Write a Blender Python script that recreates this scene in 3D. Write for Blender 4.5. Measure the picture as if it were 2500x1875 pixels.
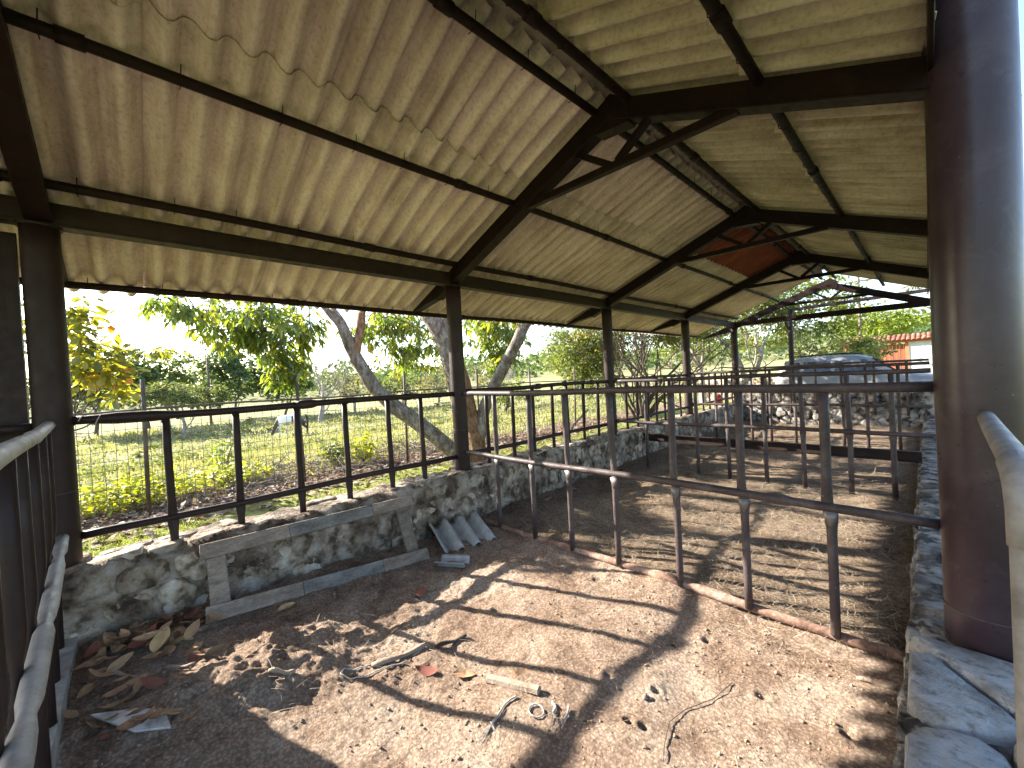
import bpy, bmesh, math, random
import numpy as np
from mathutils import Matrix, Vector

# ------------------------------------------------------------------ camera, sky, sun, exposure
scene = bpy.context.scene
for o in list(bpy.data.objects): bpy.data.objects.remove(o)
R = math.radians
YAW, PITCH, ROLL = R(46.29), R(-0.81), R(3.11)
fw = np.array([-math.sin(YAW)*math.cos(PITCH), math.cos(YAW)*math.cos(PITCH), math.sin(PITCH)])
r0 = np.array([math.cos(YAW), math.sin(YAW), 0.])
rt = r0*math.cos(ROLL) + np.cross(fw, r0)*math.sin(ROLL)
dn = np.cross(fw, rt)
cam = bpy.data.cameras.new('camera')
cam.sensor_fit = 'HORIZONTAL'; cam.sensor_width = 36.; cam.lens = 13.988
cam.clip_start = .02; cam.clip_end = 3000
co = bpy.data.objects.new('camera', cam); scene.collection.objects.link(co)
M = Matrix(((rt[0], -dn[0], -fw[0], 0), (rt[1], -dn[1], -fw[1], 0), (rt[2], -dn[2], -fw[2], 1.5), (0, 0, 0, 1)))
co.matrix_world = M
scene.camera = co

SUN_EL = R(27.3)
sun_to = np.array([-math.cos(R(23))*math.cos(SUN_EL), -math.sin(R(23))*math.cos(SUN_EL), math.sin(SUN_EL)])
w = bpy.data.worlds.new('World'); scene.world = w; w.use_nodes = True
nt = w.node_tree; bg = nt.nodes['Background']
sky = nt.nodes.new('ShaderNodeTexSky'); sky.sky_type = 'NISHITA'; sky.sun_disc = False
sky.sun_elevation = SUN_EL
sky.sun_rotation = math.atan2(sun_to[0], sun_to[1])
sky.altitude = 300; sky.air_density = 1.0; sky.dust_density = 1.6; sky.ozone_density = 1.0
nt.links.new(sky.outputs[0], bg.inputs[0]); bg.inputs[1].default_value = 0.10
sl = bpy.data.lights.new('sun', 'SUN'); sl.energy = 4.2; sl.angle = R(0.55); sl.color = (1., .93, .82)
so = bpy.data.objects.new('sun', sl); scene.collection.objects.link(so)
so.rotation_euler = Vector(sun_to).to_track_quat('Z', 'Y').to_euler(); so.location = (-30, -15, 25)
vs = scene.view_settings; vs.view_transform = 'Standard'; vs.look = 'None'; vs.gamma = 1.0; vs.use_curve_mapping = False
vs.exposure = 2.65
scene.render.engine = 'CYCLES'
cy = scene.cycles; cy.use_denoising = True; cy.max_bounces = 5; cy.diffuse_bounces = 4; cy.glossy_bounces = 2; cy.use_adaptive_sampling = True; cy.adaptive_threshold = .012
cy.transmission_bounces = 4; cy.transparent_max_bounces = 6; cy.sample_clamp_indirect = 8; cy.caustics_reflective = False; cy.caustics_refractive = False

# ------------------------------------------------------------------ helpers
C = scene.collection
rng = np.random.default_rng(7); random.seed(7)

def hash3(ix, iy, iz, seed):
    h = (ix*374761393 + iy*668265263 + iz*1440662683 + seed*974634777) & 0xFFFFFFFF
    h = ((h ^ (h >> 13)) * 1274126177) & 0xFFFFFFFF
    h = ((h ^ (h >> 16)) * 2246822519) & 0xFFFFFFFF
    return ((h ^ (h >> 15)) & 0xFFFFFF) / float(0xFFFFFF)
def vnoise(x, y, z=0., seed=0):
    x = np.asarray(x, float); y = np.asarray(y, float); z = np.zeros_like(x) + z
    ix, iy, iz = np.floor(x).astype(np.int64), np.floor(y).astype(np.int64), np.floor(z).astype(np.int64)
    fx, fy, fz = x-ix, y-iy, z-iz
    fx, fy, fz = [t*t*(3-2*t) for t in (fx, fy, fz)]
    out = 0
    for dx in (0, 1):
        for dy in (0, 1):
            for dz in (0, 1):
                out = out + hash3(ix+dx, iy+dy, iz+dz, seed)*(fx if dx else 1-fx)*(fy if dy else 1-fy)*(fz if dz else 1-fz)
    return out*2-1
def fbm(x, y, z=0., octv=4, seed=0, gain=.5):
    a, f, s = 1., 1., 0
    for i in range(octv):
        s = s + a*vnoise(np.asarray(x)*f, np.asarray(y)*f, np.asarray(z)*f, seed+i); a *= gain; f *= 2.03
    return s
def sstep(a, b, x):
    t = np.clip((np.asarray(x, float)-a)/(b-a), 0, 1); return t*t*(3-2*t)

def mesh_from(name, V, Fs, smooth=False, tint=None):
    V = np.asarray(V, np.float32)
    me = bpy.data.meshes.new(name)
    Fs = [np.asarray(f, np.int32) for f in Fs if len(f)]
    tot = np.concatenate([np.full(len(f), f.shape[1], np.int32) for f in Fs])
    loops = np.concatenate([f.ravel() for f in Fs])
    me.vertices.add(len(V)); me.vertices.foreach_set('co', V.ravel())
    me.loops.add(len(loops)); me.loops.foreach_set('vertex_index', loops)
    me.polygons.add(len(tot))
    st = np.zeros(len(tot), np.int32); st[1:] = np.cumsum(tot)[:-1]
    me.polygons.foreach_set('loop_start', st)
    if tint is not None:
        a = me.attributes.new('tint', 'FLOAT', 'FACE'); a.data.foreach_set('value', np.asarray(tint, np.float32))
    me.update(calc_edges=True)
    me.polygons.foreach_set('use_smooth', np.full(len(tot), bool(smooth)))
    me.validate()
    return me
def link(name, me, mat, parent=None):
    o = bpy.data.objects.new(name, me); C.objects.link(o)
    if me is not None and mat is not None and not me.materials: me.materials.append(mat)
    if parent is not None: o.parent = parent
    return o
class MB:
    def __init__(s): s.V = []; s.F = {}; s.n = 0
    def add(s, VF):
        V, Fs = VF; V = np.asarray(V, float)
        for f in Fs:
            f = np.asarray(f)
            if len(f): s.F.setdefault(f.shape[1], []).append(f + s.n)
        s.V.append(V); s.n += len(V); return s
    def mesh(s, name, smooth=False): return mesh_from(name, np.concatenate(s.V), [np.concatenate(v) for v in s.F.values()], smooth)
    def build(s, name, mat, parent=None, smooth=False): return link(name, s.mesh(name, smooth), mat, parent)
def one(VF, name, mat, parent=None, smooth=False):
    return link(name, mesh_from(name, VF[0], VF[1], smooth), mat, parent)
def tag(o, label=None, cat=None, group=None, kind=None):
    if label: o['label'] = label
    if cat: o['category'] = cat
    if group: o['group'] = group
    if kind: o['kind'] = kind
    return o
def empty(name, loc=(0, 0, 0), label=None, cat=None, group=None):
    o = bpy.data.objects.new(name, None); C.objects.link(o); o.location = loc; o.empty_display_size = .1
    return tag(o, label, cat, group)
def rel(o):            # child built in world coordinates under an Empty that is not at the origin
    o.matrix_parent_inverse = Matrix.Translation(o.parent.location).inverted(); return o
def norm(v): v = np.asarray(v, float); return v/(np.linalg.norm(v)+1e-12)

def frames(P, up=None):
    P = np.asarray(P, float); T = np.gradient(P, axis=0); T /= np.linalg.norm(T, axis=1)[:, None]+1e-12
    if up is None: up = np.array([0, 0, 1.]) if abs(T[0][2]) < .8 else np.array([0, 1., 0])
    a = norm(np.cross(up, T[0])); A = []
    for t in T:
        a = norm(a - t*(a@t)); A.append(a)
    A = np.array(A); return T, A, np.cross(T, A)
def tube(P, ra, rb=None, k=10, up=None, cap=True, rot=0.):
    """tube along P; ra / rb = radii along the two frame axes (scalars or per point)"""
    P = np.asarray(P, float); n = len(P); T, A, B = frames(P, up)
    ra = np.broadcast_to(np.asarray(ra, float), (n,)); rb = ra if rb is None else np.broadcast_to(np.asarray(rb, float), (n,))
    th = np.arange(k)*2*np.pi/k + rot
    V = P[:, None] + A[:, None]*(ra[:, None]*np.cos(th))[..., None] + B[:, None]*(rb[:, None]*np.sin(th))[..., None]
    i = np.arange(n-1)[:, None]*k; j = np.arange(k)[None]; j2 = (j+1) % k
    F = np.stack([i+j, i+j2, i+k+j2, i+k+j], -1).reshape(-1, 4)
    Fs = [F]
    if cap: Fs += [np.array([np.arange(k)[::-1]]), np.array([np.arange(k)+(n-1)*k])]
    return V.reshape(-1, 3), Fs
def cyl(p0, p1, r, k=12, n=2): 
    p0 = np.asarray(p0, float); p1 = np.asarray(p1, float)
    return tube([p0+(p1-p0)*t for t in np.linspace(0, 1, n)], r, k=k)
def prism(sec, p0, p1, up=(0, 0, 1)):
    """2-d section (x = side, y = up) swept from p0 to p1"""
    p0 = np.asarray(p0, float); p1 = np.asarray(p1, float); t = norm(p1-p0); s = norm(np.cross(t, up)); u = np.cross(s, t)
    sec = np.asarray(sec, float); k = len(sec)
    o = s*sec[:, :1] + u*sec[:, 1:]
    V = np.concatenate([p0+o, p1+o]); j = np.arange(k); j2 = (j+1) % k
    return V, [np.stack([j, j2, j2+k, j+k], 1)[:, ::-1], np.array([j]), np.array([j[::-1]+k])]
def rect(w, h, c=.006):
    a, b = w/2, h/2
    return [(-a+c, -b), (a-c, -b), (a, -b+c), (a, b-c), (a-c, b), (-a+c, b), (-a, b-c), (-a, -b+c)]
def bar(p0, p1, w, h, up=(0, 0, 1), c=.005): return prism(rect(w, h, c), p0, p1, up)
def box(x0, x1, y0, y1, z0, z1, c=.005): return bar(((x0+x1)/2, y0, (z0+z1)/2), ((x0+x1)/2, y1, (z0+z1)/2), x1-x0, z1-z0, c=c)
def grid(X, Y, Z):
    n, m = X.shape; V = np.stack([X, Y, Z], -1).reshape(-1, 3)
    i = np.arange(n-1)[:, None]*m; j = np.arange(m-1)[None]
    F = np.stack([i+j, i+m+j, i+m+j+1, i+j+1], -1).reshape(-1, 4)
    return V, [F]
def scatter(T, P, D, U, S, W=None):
    """instances of template T=(V,Fs) at P, local y along D, local z near U, scale S -> V, Fs, per-face instance index"""
    TV, TF = T; TV = np.asarray(TV, float); n = len(P)
    D = D/(np.linalg.norm(D, axis=1)[:, None]+1e-9)
    X = np.cross(D, U); X /= np.linalg.norm(X, axis=1)[:, None]+1e-9; Z = np.cross(X, D)
    S = np.broadcast_to(np.asarray(S, float).reshape(-1, 1), (n, 1)) if np.ndim(S) < 2 else S
    Wd = np.ones((n, 1)) if W is None else np.asarray(W).reshape(-1, 1)
    L = TV[None]*S[:, None]
    V = P[:, None] + L[..., :1]*Wd[:, None]*X[:, None] + L[..., 1:2]*D[:, None] + L[..., 2:]*Z[:, None]
    off = (np.arange(n)*len(TV))[:, None, None]; Fs = []; idx = []
    for f in TF:
        f = np.asarray(f); Fs.append((f[None]+off).reshape(-1, f.shape[1])); idx.append(np.repeat(np.arange(n), len(f)))
    return V.reshape(-1, 3), Fs, np.concatenate(idx)
def rdir(n, r=None):
    v = (r or rng).normal(size=(n, 3)); return v/np.linalg.norm(v, axis=1)[:, None]

# leaf templates (local y = length, z = up)
LANCE = ([(0, 0, 0), (-.11, .3, .035), (0, .32, 0), (.11, .3, .035), (-.1, .66, -.02), (0, .68, -.05), (.1, .66, -.02), (0, 1, -.16)],
         [[(0, 2, 1), (0, 3, 2), (4, 5, 7), (5, 6, 7)], [(1, 2, 5, 4), (2, 3, 6, 5)]])
OVAL = ([(0, 0, 0), (-.2, .28, .05), (0, .32, 0), (.2, .28, .05), (-.27, .68, .02), (0, .7, -.04), (.27, .68, .02), (0, 1, -.1)], LANCE[1])
CHIP = ([(0, 0, 0), (-.32, .5, .06), (.32, .5, .06), (0, 1, -.05)], [[(0, 2, 1), (1, 2, 3)]])
BLADE = ([(-.035, 0, 0), (.035, 0, 0), (.022, .55, .04), (-.022, .55, .04), (0, 1, .22)], [[(0, 1, 2, 3)], [(3, 2, 4)]])
STRAW = ([(-.01, 0, 0), (.01, 0, 0), (.01, .5, .04), (-.01, .5, .04), (.01, 1, .0), (-.01, 1, .0)], [[(0, 1, 2, 3), (3, 2, 4, 5)]])

# ------------------------------------------------------------------ materials
def node(nt, t, **kw):
    n = nt.nodes.new(t)
    for k, v in kw.items():
        if k in n.inputs: n.inputs[k].default_value = v
        else: setattr(n, k, v)
    return n
def ramp(nt, fac, stops):
    r = nt.nodes.new('ShaderNodeValToRGB'); el = r.color_ramp.elements
    while len(el) < len(stops): el.new(.5)
    for e, (p, c) in zip(el, stops): e.position = p; e.color = (*c, 1) if len(c) == 3 else c
    nt.links.new(fac, r.inputs[0]); return r
def pos(nt, scale=(1, 1, 1), obj=False):
    g = nt.nodes.new('ShaderNodeTexCoord' if obj else 'ShaderNodeNewGeometry')
    m = nt.nodes.new('ShaderNodeMapping'); m.inputs['Scale'].default_value = scale
    nt.links.new(g.outputs['Object' if obj else 'Position'], m.inputs[0]); return m.outputs[0]
def noise(nt, vec, scale, detail=4., rough=.6, dist=0.):
    n = node(nt, 'ShaderNodeTexNoise', Scale=scale, Detail=detail, Roughness=rough, Distortion=dist)
    nt.links.new(vec, n.inputs['Vector']); return n.outputs['Fac']
def mixc(nt, fac, a, b, mode='MIX'):
    m = nt.nodes.new('ShaderNodeMix'); m.data_type = 'RGBA'; m.blend_type = mode
    for i, v in ((0, fac), (6, a), (7, b)):
        if isinstance(v, (int, float)): m.inputs[i].default_value = v
        elif isinstance(v, tuple): m.inputs[i].default_value = (*v, 1)
        else: nt.links.new(v, m.inputs[i])
    return m.outputs[2]
def bump(nt, h, strength, dist=.02):
    b = node(nt, 'ShaderNodeBump', Strength=strength, Distance=dist); nt.links.new(h, b.inputs['Height']); return b.outputs[0]
def newmat(name):
    m = bpy.data.materials.new(name); m.use_nodes = True; return m, m.node_tree, m.node_tree.nodes['Principled BSDF']
def surf(name, stops, scale=3., detail=5, stops2=None, scale2=20., f2=.5, rough=.85, bumps=0., bscale=30., bdist=.02, vscale=(1, 1, 1), obj=False, objrand=0., metal=0., spec=.3, rrange=None, chips=None):
    m, nt, p = newmat(name); v = pos(nt, vscale, obj)
    n1 = noise(nt, v, scale, min(detail, 6), .64, .3); c = ramp(nt, n1, stops).outputs[0]
    if stops2:
        n2 = noise(nt, v, scale2, 3, .6); r2 = ramp(nt, n2, stops2).outputs[0]; c = mixc(nt, f2, c, r2, 'MULTIPLY')
    if objrand:
        oi = nt.nodes.new('ShaderNodeObjectInfo'); rr = ramp(nt, oi.outputs['Random'], [(0, (1-objrand,)*3), (1, (1+objrand,)*3)]).outputs[0]
        c = mixc(nt, 1., c, rr, 'MULTIPLY')
    if chips:
        c = mixc(nt, ramp(nt, noise(nt, v, chips[0], 4, .75), [(chips[1], (0, 0, 0)), (chips[1]+.035, (1, 1, 1))]).outputs[0], c, chips[2])
        c = mixc(nt, ramp(nt, noise(nt, v, 6.5, 5, .7, .8), [(.56, (0, 0, 0)), (.78, (.55, .55, .55))]).outputs[0], c, chips[3])
    nt.links.new(c, p.inputs['Base Color']); p.inputs['Roughness'].default_value = rough; p.inputs['Metallic'].default_value = metal
    p.inputs['Specular IOR Level'].default_value = spec
    if rrange:
        rr = ramp(nt, noise(nt, v, scale2*.5, 3), [(.3, (rrange[0],)*3), (.7, (rrange[1],)*3)]).outputs[0]; nt.links.new(rr, p.inputs['Roughness'])
    if bumps: nt.links.new(bump(nt, noise(nt, v, bscale, 4, .65), bumps, bdist), p.inputs['Normal'])
    return m
def leafmat(name, stops, trans=.45, rough=.5, gloss=.06):
    m = bpy.data.materials.new(name); m.use_nodes = True; nt = m.node_tree; nt.nodes.clear()
    out = nt.nodes.new('ShaderNodeOutputMaterial'); a = nt.nodes.new('ShaderNodeAttribute'); a.attribute_name = 'tint'
    c = ramp(nt, a.outputs['Fac'], stops).outputs[0]
    d = nt.nodes.new('ShaderNodeBsdfDiffuse'); t = nt.nodes.new('ShaderNodeBsdfTranslucent'); g = node(nt, 'ShaderNodeBsdfGlossy', Roughness=rough)
    warm = mixc(nt, 1., c, (1.5, 1.45, .6), 'MULTIPLY')
    nt.links.new(c, d.inputs[0]); nt.links.new(warm, t.inputs[0])
    m1 = nt.nodes.new('ShaderNodeMixShader'); m1.inputs[0].default_value = trans; nt.links.new(d.outputs[0], m1.inputs[1]); nt.links.new(t.outputs[0], m1.inputs[2])
    m2 = nt.nodes.new('ShaderNodeMixShader'); m2.inputs[0].default_value = gloss; nt.links.new(m1.outputs[0], m2.inputs[1]); nt.links.new(g.outputs[0], m2.inputs[2])
    nt.links.new(m2.outputs[0], out.inputs[0]); return m

MT = {}
MT['steel'] = surf('brown_painted_steel', [(.3, (.016, .008, .007)), (.55, (.027, .015, .013)), (.8, (.046, .031, .028))], 2.2, 6, [(.35, (.7, .7, .7)), (.7, (1, 1, 1))], 38, .7, bumps=.12, bscale=60, bdist=.004, spec=.22, rrange=(.42, .66), chips=(34, .70, (.10, .075, .062), (.036, .024, .019)))
MT['shadesteel'] = surf('shaded_brown_steel', [(.3, (.010, .0045, .0038)), (.55, (.016, .008, .0068)), (.8, (.027, .016, .014))], 2.2, 6, [(.35, (.7, .7, .7)), (.7, (1, 1, 1))], 38, .7, bumps=.12, bscale=60, bdist=.004, spec=.15, rrange=(.42, .66), chips=(34, .70, (.10, .075, .062), (.036, .024, .019)))  # darker copy of the brown steel, shade under the roof put into its colour
MT['column'] = surf('glossy_brown_steel', [(.3, (.030, .016, .019)), (.55, (.046, .028, .033)), (.8, (.078, .056, .064))], 2.6, 7, [(.35, (.72, .70, .70)), (.7, (1, 1, 1))], 30, .5, bumps=.06, bscale=60, bdist=.003, spec=.32, rrange=(.27, .36), chips=(60, .70, (.20, .16, .14), (.11, .085, .08)))
MT['limewall'] = surf('limewashed_rubble', [(.30, (.028, .024, .021)), (.44, (.12, .108, .094)), (.54, (.28, .26, .235)), (.70, (.46, .44, .415))], 5., 10, [(.40, (.10, .09, .08)), (.47, (.78, .75, .7)), (.58, (1, 1, 1))], 8, .9, rough=.95, bumps=.9, bscale=34, bdist=.03, objrand=.12)
MT['pipe'] = surf('worn_pipe_paint', [(.28, (.036, .024, .024)), (.55, (.068, .049, .049)), (.78, (.13, .108, .104))], 5., 6, [(.35, (.65, .62, .6)), (.68, (1, 1, 1))], 55, .8, bumps=.2, bscale=80, bdist=.004, spec=.35, rrange=(.42, .7), chips=(46, .66, (.24, .19, .16), (.14, .11, .095)))
MT['palepipe'] = surf('dusty_pale_pipe', [(.3, (.20, .18, .165)), (.55, (.33, .30, .28)), (.78, (.42, .39, .36))], 4., 6, [(.3, (.5, .46, .42)), (.6, (1, 1, 1))], 30, .6, bumps=.2, bscale=70, bdist=.004, spec=.4, rrange=(.4, .7))
MT['bare'] = surf('bare_crushed_metal', [(.3, (.09, .075, .072)), (.7, (.20, .185, .18))], 12, 4, rough=.5, bumps=.2, bscale=40, bdist=.005, metal=.5, spec=.5)
MT['rust'] = surf('rusty_dirty_pipe', [(.3, (.10, .055, .04)), (.5, (.24, .15, .11)), (.72, (.42, .33, .27))], 9, 6, [(.35, (.6, .5, .45)), (.65, (1, 1, 1))], 60, .8, rough=.85, bumps=.5, bscale=50, bdist=.01)
def roofmat(name, stops, lo):
    m, nt, p = newmat(name); tc = nt.nodes.new('ShaderNodeTexCoord'); oi = nt.nodes.new('ShaderNodeObjectInfo')
    cb = nt.nodes.new('ShaderNodeCombineXYZ'); ml = nt.nodes.new('ShaderNodeMath'); ml.operation = 'MULTIPLY'; ml.inputs[1].default_value = 37.; nt.links.new(oi.outputs['Random'], ml.inputs[0])
    for i in range(3): nt.links.new(ml.outputs[0], cb.inputs[i])
    va = nt.nodes.new('ShaderNodeVectorMath'); va.operation = 'ADD'; nt.links.new(tc.outputs['Object'], va.inputs[0]); nt.links.new(cb.outputs[0], va.inputs[1]); v = va.outputs[0]
    def mp(sc):
        q = nt.nodes.new('ShaderNodeMapping'); q.inputs['Scale'].default_value = sc; nt.links.new(v, q.inputs[0]); return q.outputs[0]
    c = ramp(nt, noise(nt, v, 1.9, 6, .66, .4), stops).outputs[0]
    st = ramp(nt, noise(nt, mp((.55, 9., 1.)), 2.4, 4, .6), [(.3, lo), (.44, (.90, .87, .84)), (.55, (1.02, 1.02, 1.02)), (.75, (1.15, 1.15, 1.14))]).outputs[0]
    c = mixc(nt, .8, c, st, 'MULTIPLY')
    sp = ramp(nt, noise(nt, v, 42, 4, .7), [(.3, (.66, .62, .56)), (.5, (.96, .95, .93)), (.7, (1.06, 1.06, 1.06))]).outputs[0]; c = mixc(nt, .8, c, sp, 'MULTIPLY')
    dk = ramp(nt, noise(nt, mp((1.2, 2.6, 1.)), 1.6, 5, .7, .6), [(.62, (1, 1, 1)), (.74, (.68, .64, .56)), (.82, (.45, .41, .33))]).outputs[0]; c = mixc(nt, .7, c, dk, 'MULTIPLY')
    rr = ramp(nt, oi.outputs['Random'], [(0, (.84, .83, .82)), (1, (1.1, 1.1, 1.1))]).outputs[0]; c = mixc(nt, 1., c, rr, 'MULTIPLY')
    nt.links.new(c, p.inputs['Base Color']); p.inputs['Roughness'].default_value = .93; p.inputs['Specular IOR Level'].default_value = .12
    nt.links.new(bump(nt, noise(nt, v, 80, 3, .65), .25, .004), p.inputs['Normal']); return m
MT['roof'] = roofmat('aged_fibre_cement', [(.25, (.46, .38, .375)), (.45, (.62, .52, .52)), (.62, (.73, .625, .63)), (.85, (.79, .69, .70))], (.66, .60, .54))
MT['roofR'] = roofmat('mossy_fibre_cement', [(.25, (.32, .285, .22)), (.45, (.48, .435, .345)), (.62, (.60, .55, .455)), (.85, (.68, .625, .54))], (.60, .57, .46))
MT['redroof'] = surf('red_sheet', [(.3, (.16, .042, .028)), (.6, (.235, .07, .046)), (.8, (.30, .11, .078))], 2.5, 6, [(.35, (.7, .66, .62)), (.6, (1, 1, 1))], 30, .6, rough=.85, objrand=.12)
MT['capmat'] = surf('ridge_cap_cement', [(.3, (.13, .115, .09)), (.55, (.27, .24, .19)), (.8, (.38, .35, .29))], 6, 7, rough=.95, bumps=.4, bscale=40)
MT['mortar'] = surf('rubble_mortar', [(.30, (.038, .027, .02)), (.43, (.14, .107, .08)), (.53, (.28, .235, .19)), (.68, (.44, .40, .355))], 4.2, 10, [(.38, (.16, .13, .105)), (.47, (.72, .66, .58)), (.6, (1, 1, 1))], 9, .85, rough=.95, bumps=.9, bscale=34, bdist=.03)
MT['stone'] = surf('wall_stone', [(.30, (.07, .05, .037)), (.42, (.25, .195, .14)), (.54, (.38, .325, .26)), (.70, (.52, .48, .43))], 6., 10, [(.37, (.16, .13, .105)), (.47, (.74, .68, .6)), (.6, (1, 1, 1))], 12, .85, rough=.93, bumps=.8, bscale=40, bdist=.02, objrand=.28)
MT['bluestone'] = surf('grey_blue_stone', [(.25, (.15, .135, .115)), (.45, (.30, .29, .275)), (.6, (.40, .405, .41)), (.8, (.52, .53, .545))], 7, 9, [(.33, (.4, .36, .32)), (.46, (.9, .88, .85)), (.7, (1, 1, 1))], 24, .75, rough=.85, bumps=.9, bscale=36, bdist=.02, objrand=.15)
MT['bark'] = surf('grey_mottled_bark', [(.3, (.10, .075, .055)), (.5, (.24, .20, .165)), (.66, (.40, .37, .34)), (.8, (.56, .54, .51))], 9, 8, [(.35, (.45, .40, .36)), (.6, (1, 1, 1))], 28, .8, rough=.95, bumps=1., bscale=24, bdist=.05, vscale=(1, 1, .6))
MT['barkred'] = surf('reddish_flaking_bark', [(.3, (.13, .07, .04)), (.5, (.27, .16, .095)), (.75, (.42, .30, .21))], 10, 8, [(.35, (.45, .38, .32)), (.6, (1, 1, 1))], 30, .8, rough=.95, bumps=1., bscale=26, bdist=.05, vscale=(1, 1, .5))
MT['darkbark'] = surf('dark_bark', [(.3, (.045, .033, .026)), (.6, (.11, .085, .065)), (.8, (.2, .165, .135))], 8, 6, rough=.95, bumps=.8, bscale=30)
MT['palebark'] = surf('pale_bark', [(.3, (.20, .165, .13)), (.55, (.38, .34, .29)), (.8, (.55, .52, .47))], 6, 6, [(.35, (.5, .46, .42)), (.6, (1, 1, 1))], 20, .7, rough=.95, bumps=.7, bscale=24)
MT['wood'] = surf('weathered_plank', [(.28, (.13, .10, .08)), (.5, (.24, .195, .16)), (.75, (.36, .31, .26))], 6, 7, [(.35, (.6, .55, .5)), (.65, (1, 1, 1))], 40, .8, rough=.9, bumps=.4, bscale=60, vscale=(3, 1, 3), objrand=.2)
MT['bluewood'] = surf('faded_blue_plank', [(.28, (.105, .098, .09)), (.5, (.195, .185, .172)), (.75, (.30, .28, .255))], 6, 7, [(.35, (.6, .55, .5)), (.65, (1, 1, 1))], 40, .8, rough=.9, bumps=.4, bscale=60, vscale=(3, 1, 3))
MT['palewood'] = surf('pale_split_wood', [(.3, (.17, .12, .085)), (.6, (.30, .235, .175)), (.8, (.42, .355, .28))], 14, 6, rough=.9, bumps=.5, bscale=60)
MT['twine'] = surf('dirty_white_twine', [(.3, (.24, .21, .18)), (.7, (.50, .47, .43))], 40, 3, rough=.9)
MT['cement'] = surf('fibre_cement_offcut', [(.3, (.26, .25, .235)), (.6, (.40, .39, .37)), (.8, (.5, .49, .47))], 9, 7, rough=.93, bumps=.4, bscale=60)
MT['whitetile'] = surf('dusty_white_tile', [(.35, (.30, .24, .2)), (.5, (.55, .51, .47)), (.75, (.72, .70, .67))], 11, 6, rough=.7, bumps=.2, bscale=40)
MT['concrete'] = surf('stained_concrete', [(.3, (.14, .12, .10)), (.55, (.30, .275, .25)), (.8, (.44, .42, .39))], 8, 7, rough=.93, bumps=.5, bscale=40)
MT['dryleaf'] = surf('dry_leaf', [(.3, (.14, .07, .04)), (.55, (.27, .165, .09)), (.8, (.42, .31, .18))], 6, 4, rough=.8, objrand=.45, bumps=.3, bscale=40)
MT['redleaf'] = surf('red_dry_leaf', [(.3, (.13, .04, .03)), (.7, (.22, .085, .055))], 6, 4, rough=.8, objrand=.3)
MT['wire'] = surf('galvanised_wire', [(.3, (.09, .075, .06)), (.7, (.17, .15, .13))], 4, 3, rough=.6, spec=.5)
MT['fencepost'] = surf('rusty_fence_post', [(.3, (.06, .042, .034)), (.55, (.12, .09, .075)), (.8, (.20, .165, .14))], 5, 5, rough=.8, bumps=.3, bscale=50)
MT['clod'] = surf('dry_clod', [(.3, (.16, .10, .065)), (.55, (.30, .215, .15)), (.8, (.46, .37, .285))], 20, 3, rough=.95)

# ------------------------------------------------------------------ the setting: ground, floor
XL, XW, XP = -3.37, -3.74, -3.508          # left wall inner face, outer face, post line
WT = .53                                   # top of the left wall
YB = [-.335, 2.549, 5.513, 8.477, 11.44]   # frame lines
def ground_z(x, y):
    x = np.asarray(x, float); y = np.asarray(y, float)
    d = np.maximum(0, -x-7.2)
    z = -.02 - 1.38*sstep(0, 19, d) + .5*sstep(24, 70, d) + 2.2*sstep(60, 150, d) + 9*sstep(140, 420, d)
    n = np.maximum(0, y-24)
    z = z*(1-.5*sstep(10, 45, y)) + 1.6*sstep(4, 40, n) + 14*sstep(30, 260, n)
    z = z + .10*fbm(x*.16, y*.16, 0, 3, 5)*sstep(7, 14, -x) + .02*fbm(x*1.1, y*1.1, 0, 3, 9)
    inside = sstep(-3.72, -3.52, x)*(1-sstep(-.05, .2, x))*sstep(-5.2, -5, y)*(1-sstep(11.6, 11.8, y))
    return z*(1-inside) - .45*inside
def spread(a, b, near, far_a, far_b, step):
    c = list(np.arange(a, b, step)); t = a; s = step
    while t > far_a: s *= 1.13; t -= s; c.insert(0, t)
    t = c[-1]; s = step
    while t < far_b: s *= 1.13; t += s; c.append(t)
    return np.array(c)
gx = spread(-12, .6, 0, -700, 300, .22); gy = spread(-3, 14, 0, -300, 700, .22)
GX, GY = np.meshgrid(gx, gy, indexing='ij')
m, nt, p = newmat('meadow_ground'); v = pos(nt)
sx = nt.nodes.new('ShaderNodeSeparateXYZ'); nt.links.new(v, sx.inputs[0])
g1 = ramp(nt, noise(nt, v, .55, 8, .65, .4), [(.3, (.30, .235, .165)), (.42, (.28, .255, .14)), (.55, (.25, .265, .115)), (.75, (.34, .33, .19))]).outputs[0]
g2 = ramp(nt, noise(nt, v, 14, 5, .7), [(.3, (.45, .42, .36)), (.5, (.9, .9, .85)), (.72, (1.15, 1.15, 1))]).outputs[0]
meadow = mixc(nt, .85, g1, g2, 'MULTIPLY')
l1 = ramp(nt, noise(nt, v, 2.2, 7, .65), [(.3, (.29, .225, .14)), (.45, (.26, .28, .09)), (.7, (.30, .34, .11))]).outputs[0]
lawn = mixc(nt, .8, l1, g2, 'MULTIPLY')
lit1 = ramp(nt, noise(nt, v, 9, 6, .7), [(.3, (.075, .05, .038)), (.5, (.19, .135, .10)), (.62, (.26, .20, .165)), (.8, (.13, .13, .045))]).outputs[0]
def band(nt, src, a, b):
    r = node(nt, 'ShaderNodeMapRange'); r.interpolation_type = 'SMOOTHSTEP'
    r.inputs[1].default_value = a; r.inputs[2].default_value = b; nt.links.new(src, r.inputs[0]); return r.outputs[0]
wob = nt.nodes.new('ShaderNodeMath'); wob.operation = 'MULTIPLY_ADD'; wob.inputs[1].default_value = 1.6; nt.links.new(noise(nt, v, .9, 4), wob.inputs[0]); nt.links.new(sx.outputs[0], wob.inputs[2])
c = mixc(nt, band(nt, wob.outputs[0], -8.2, -7.2), meadow, lit1)
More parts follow.
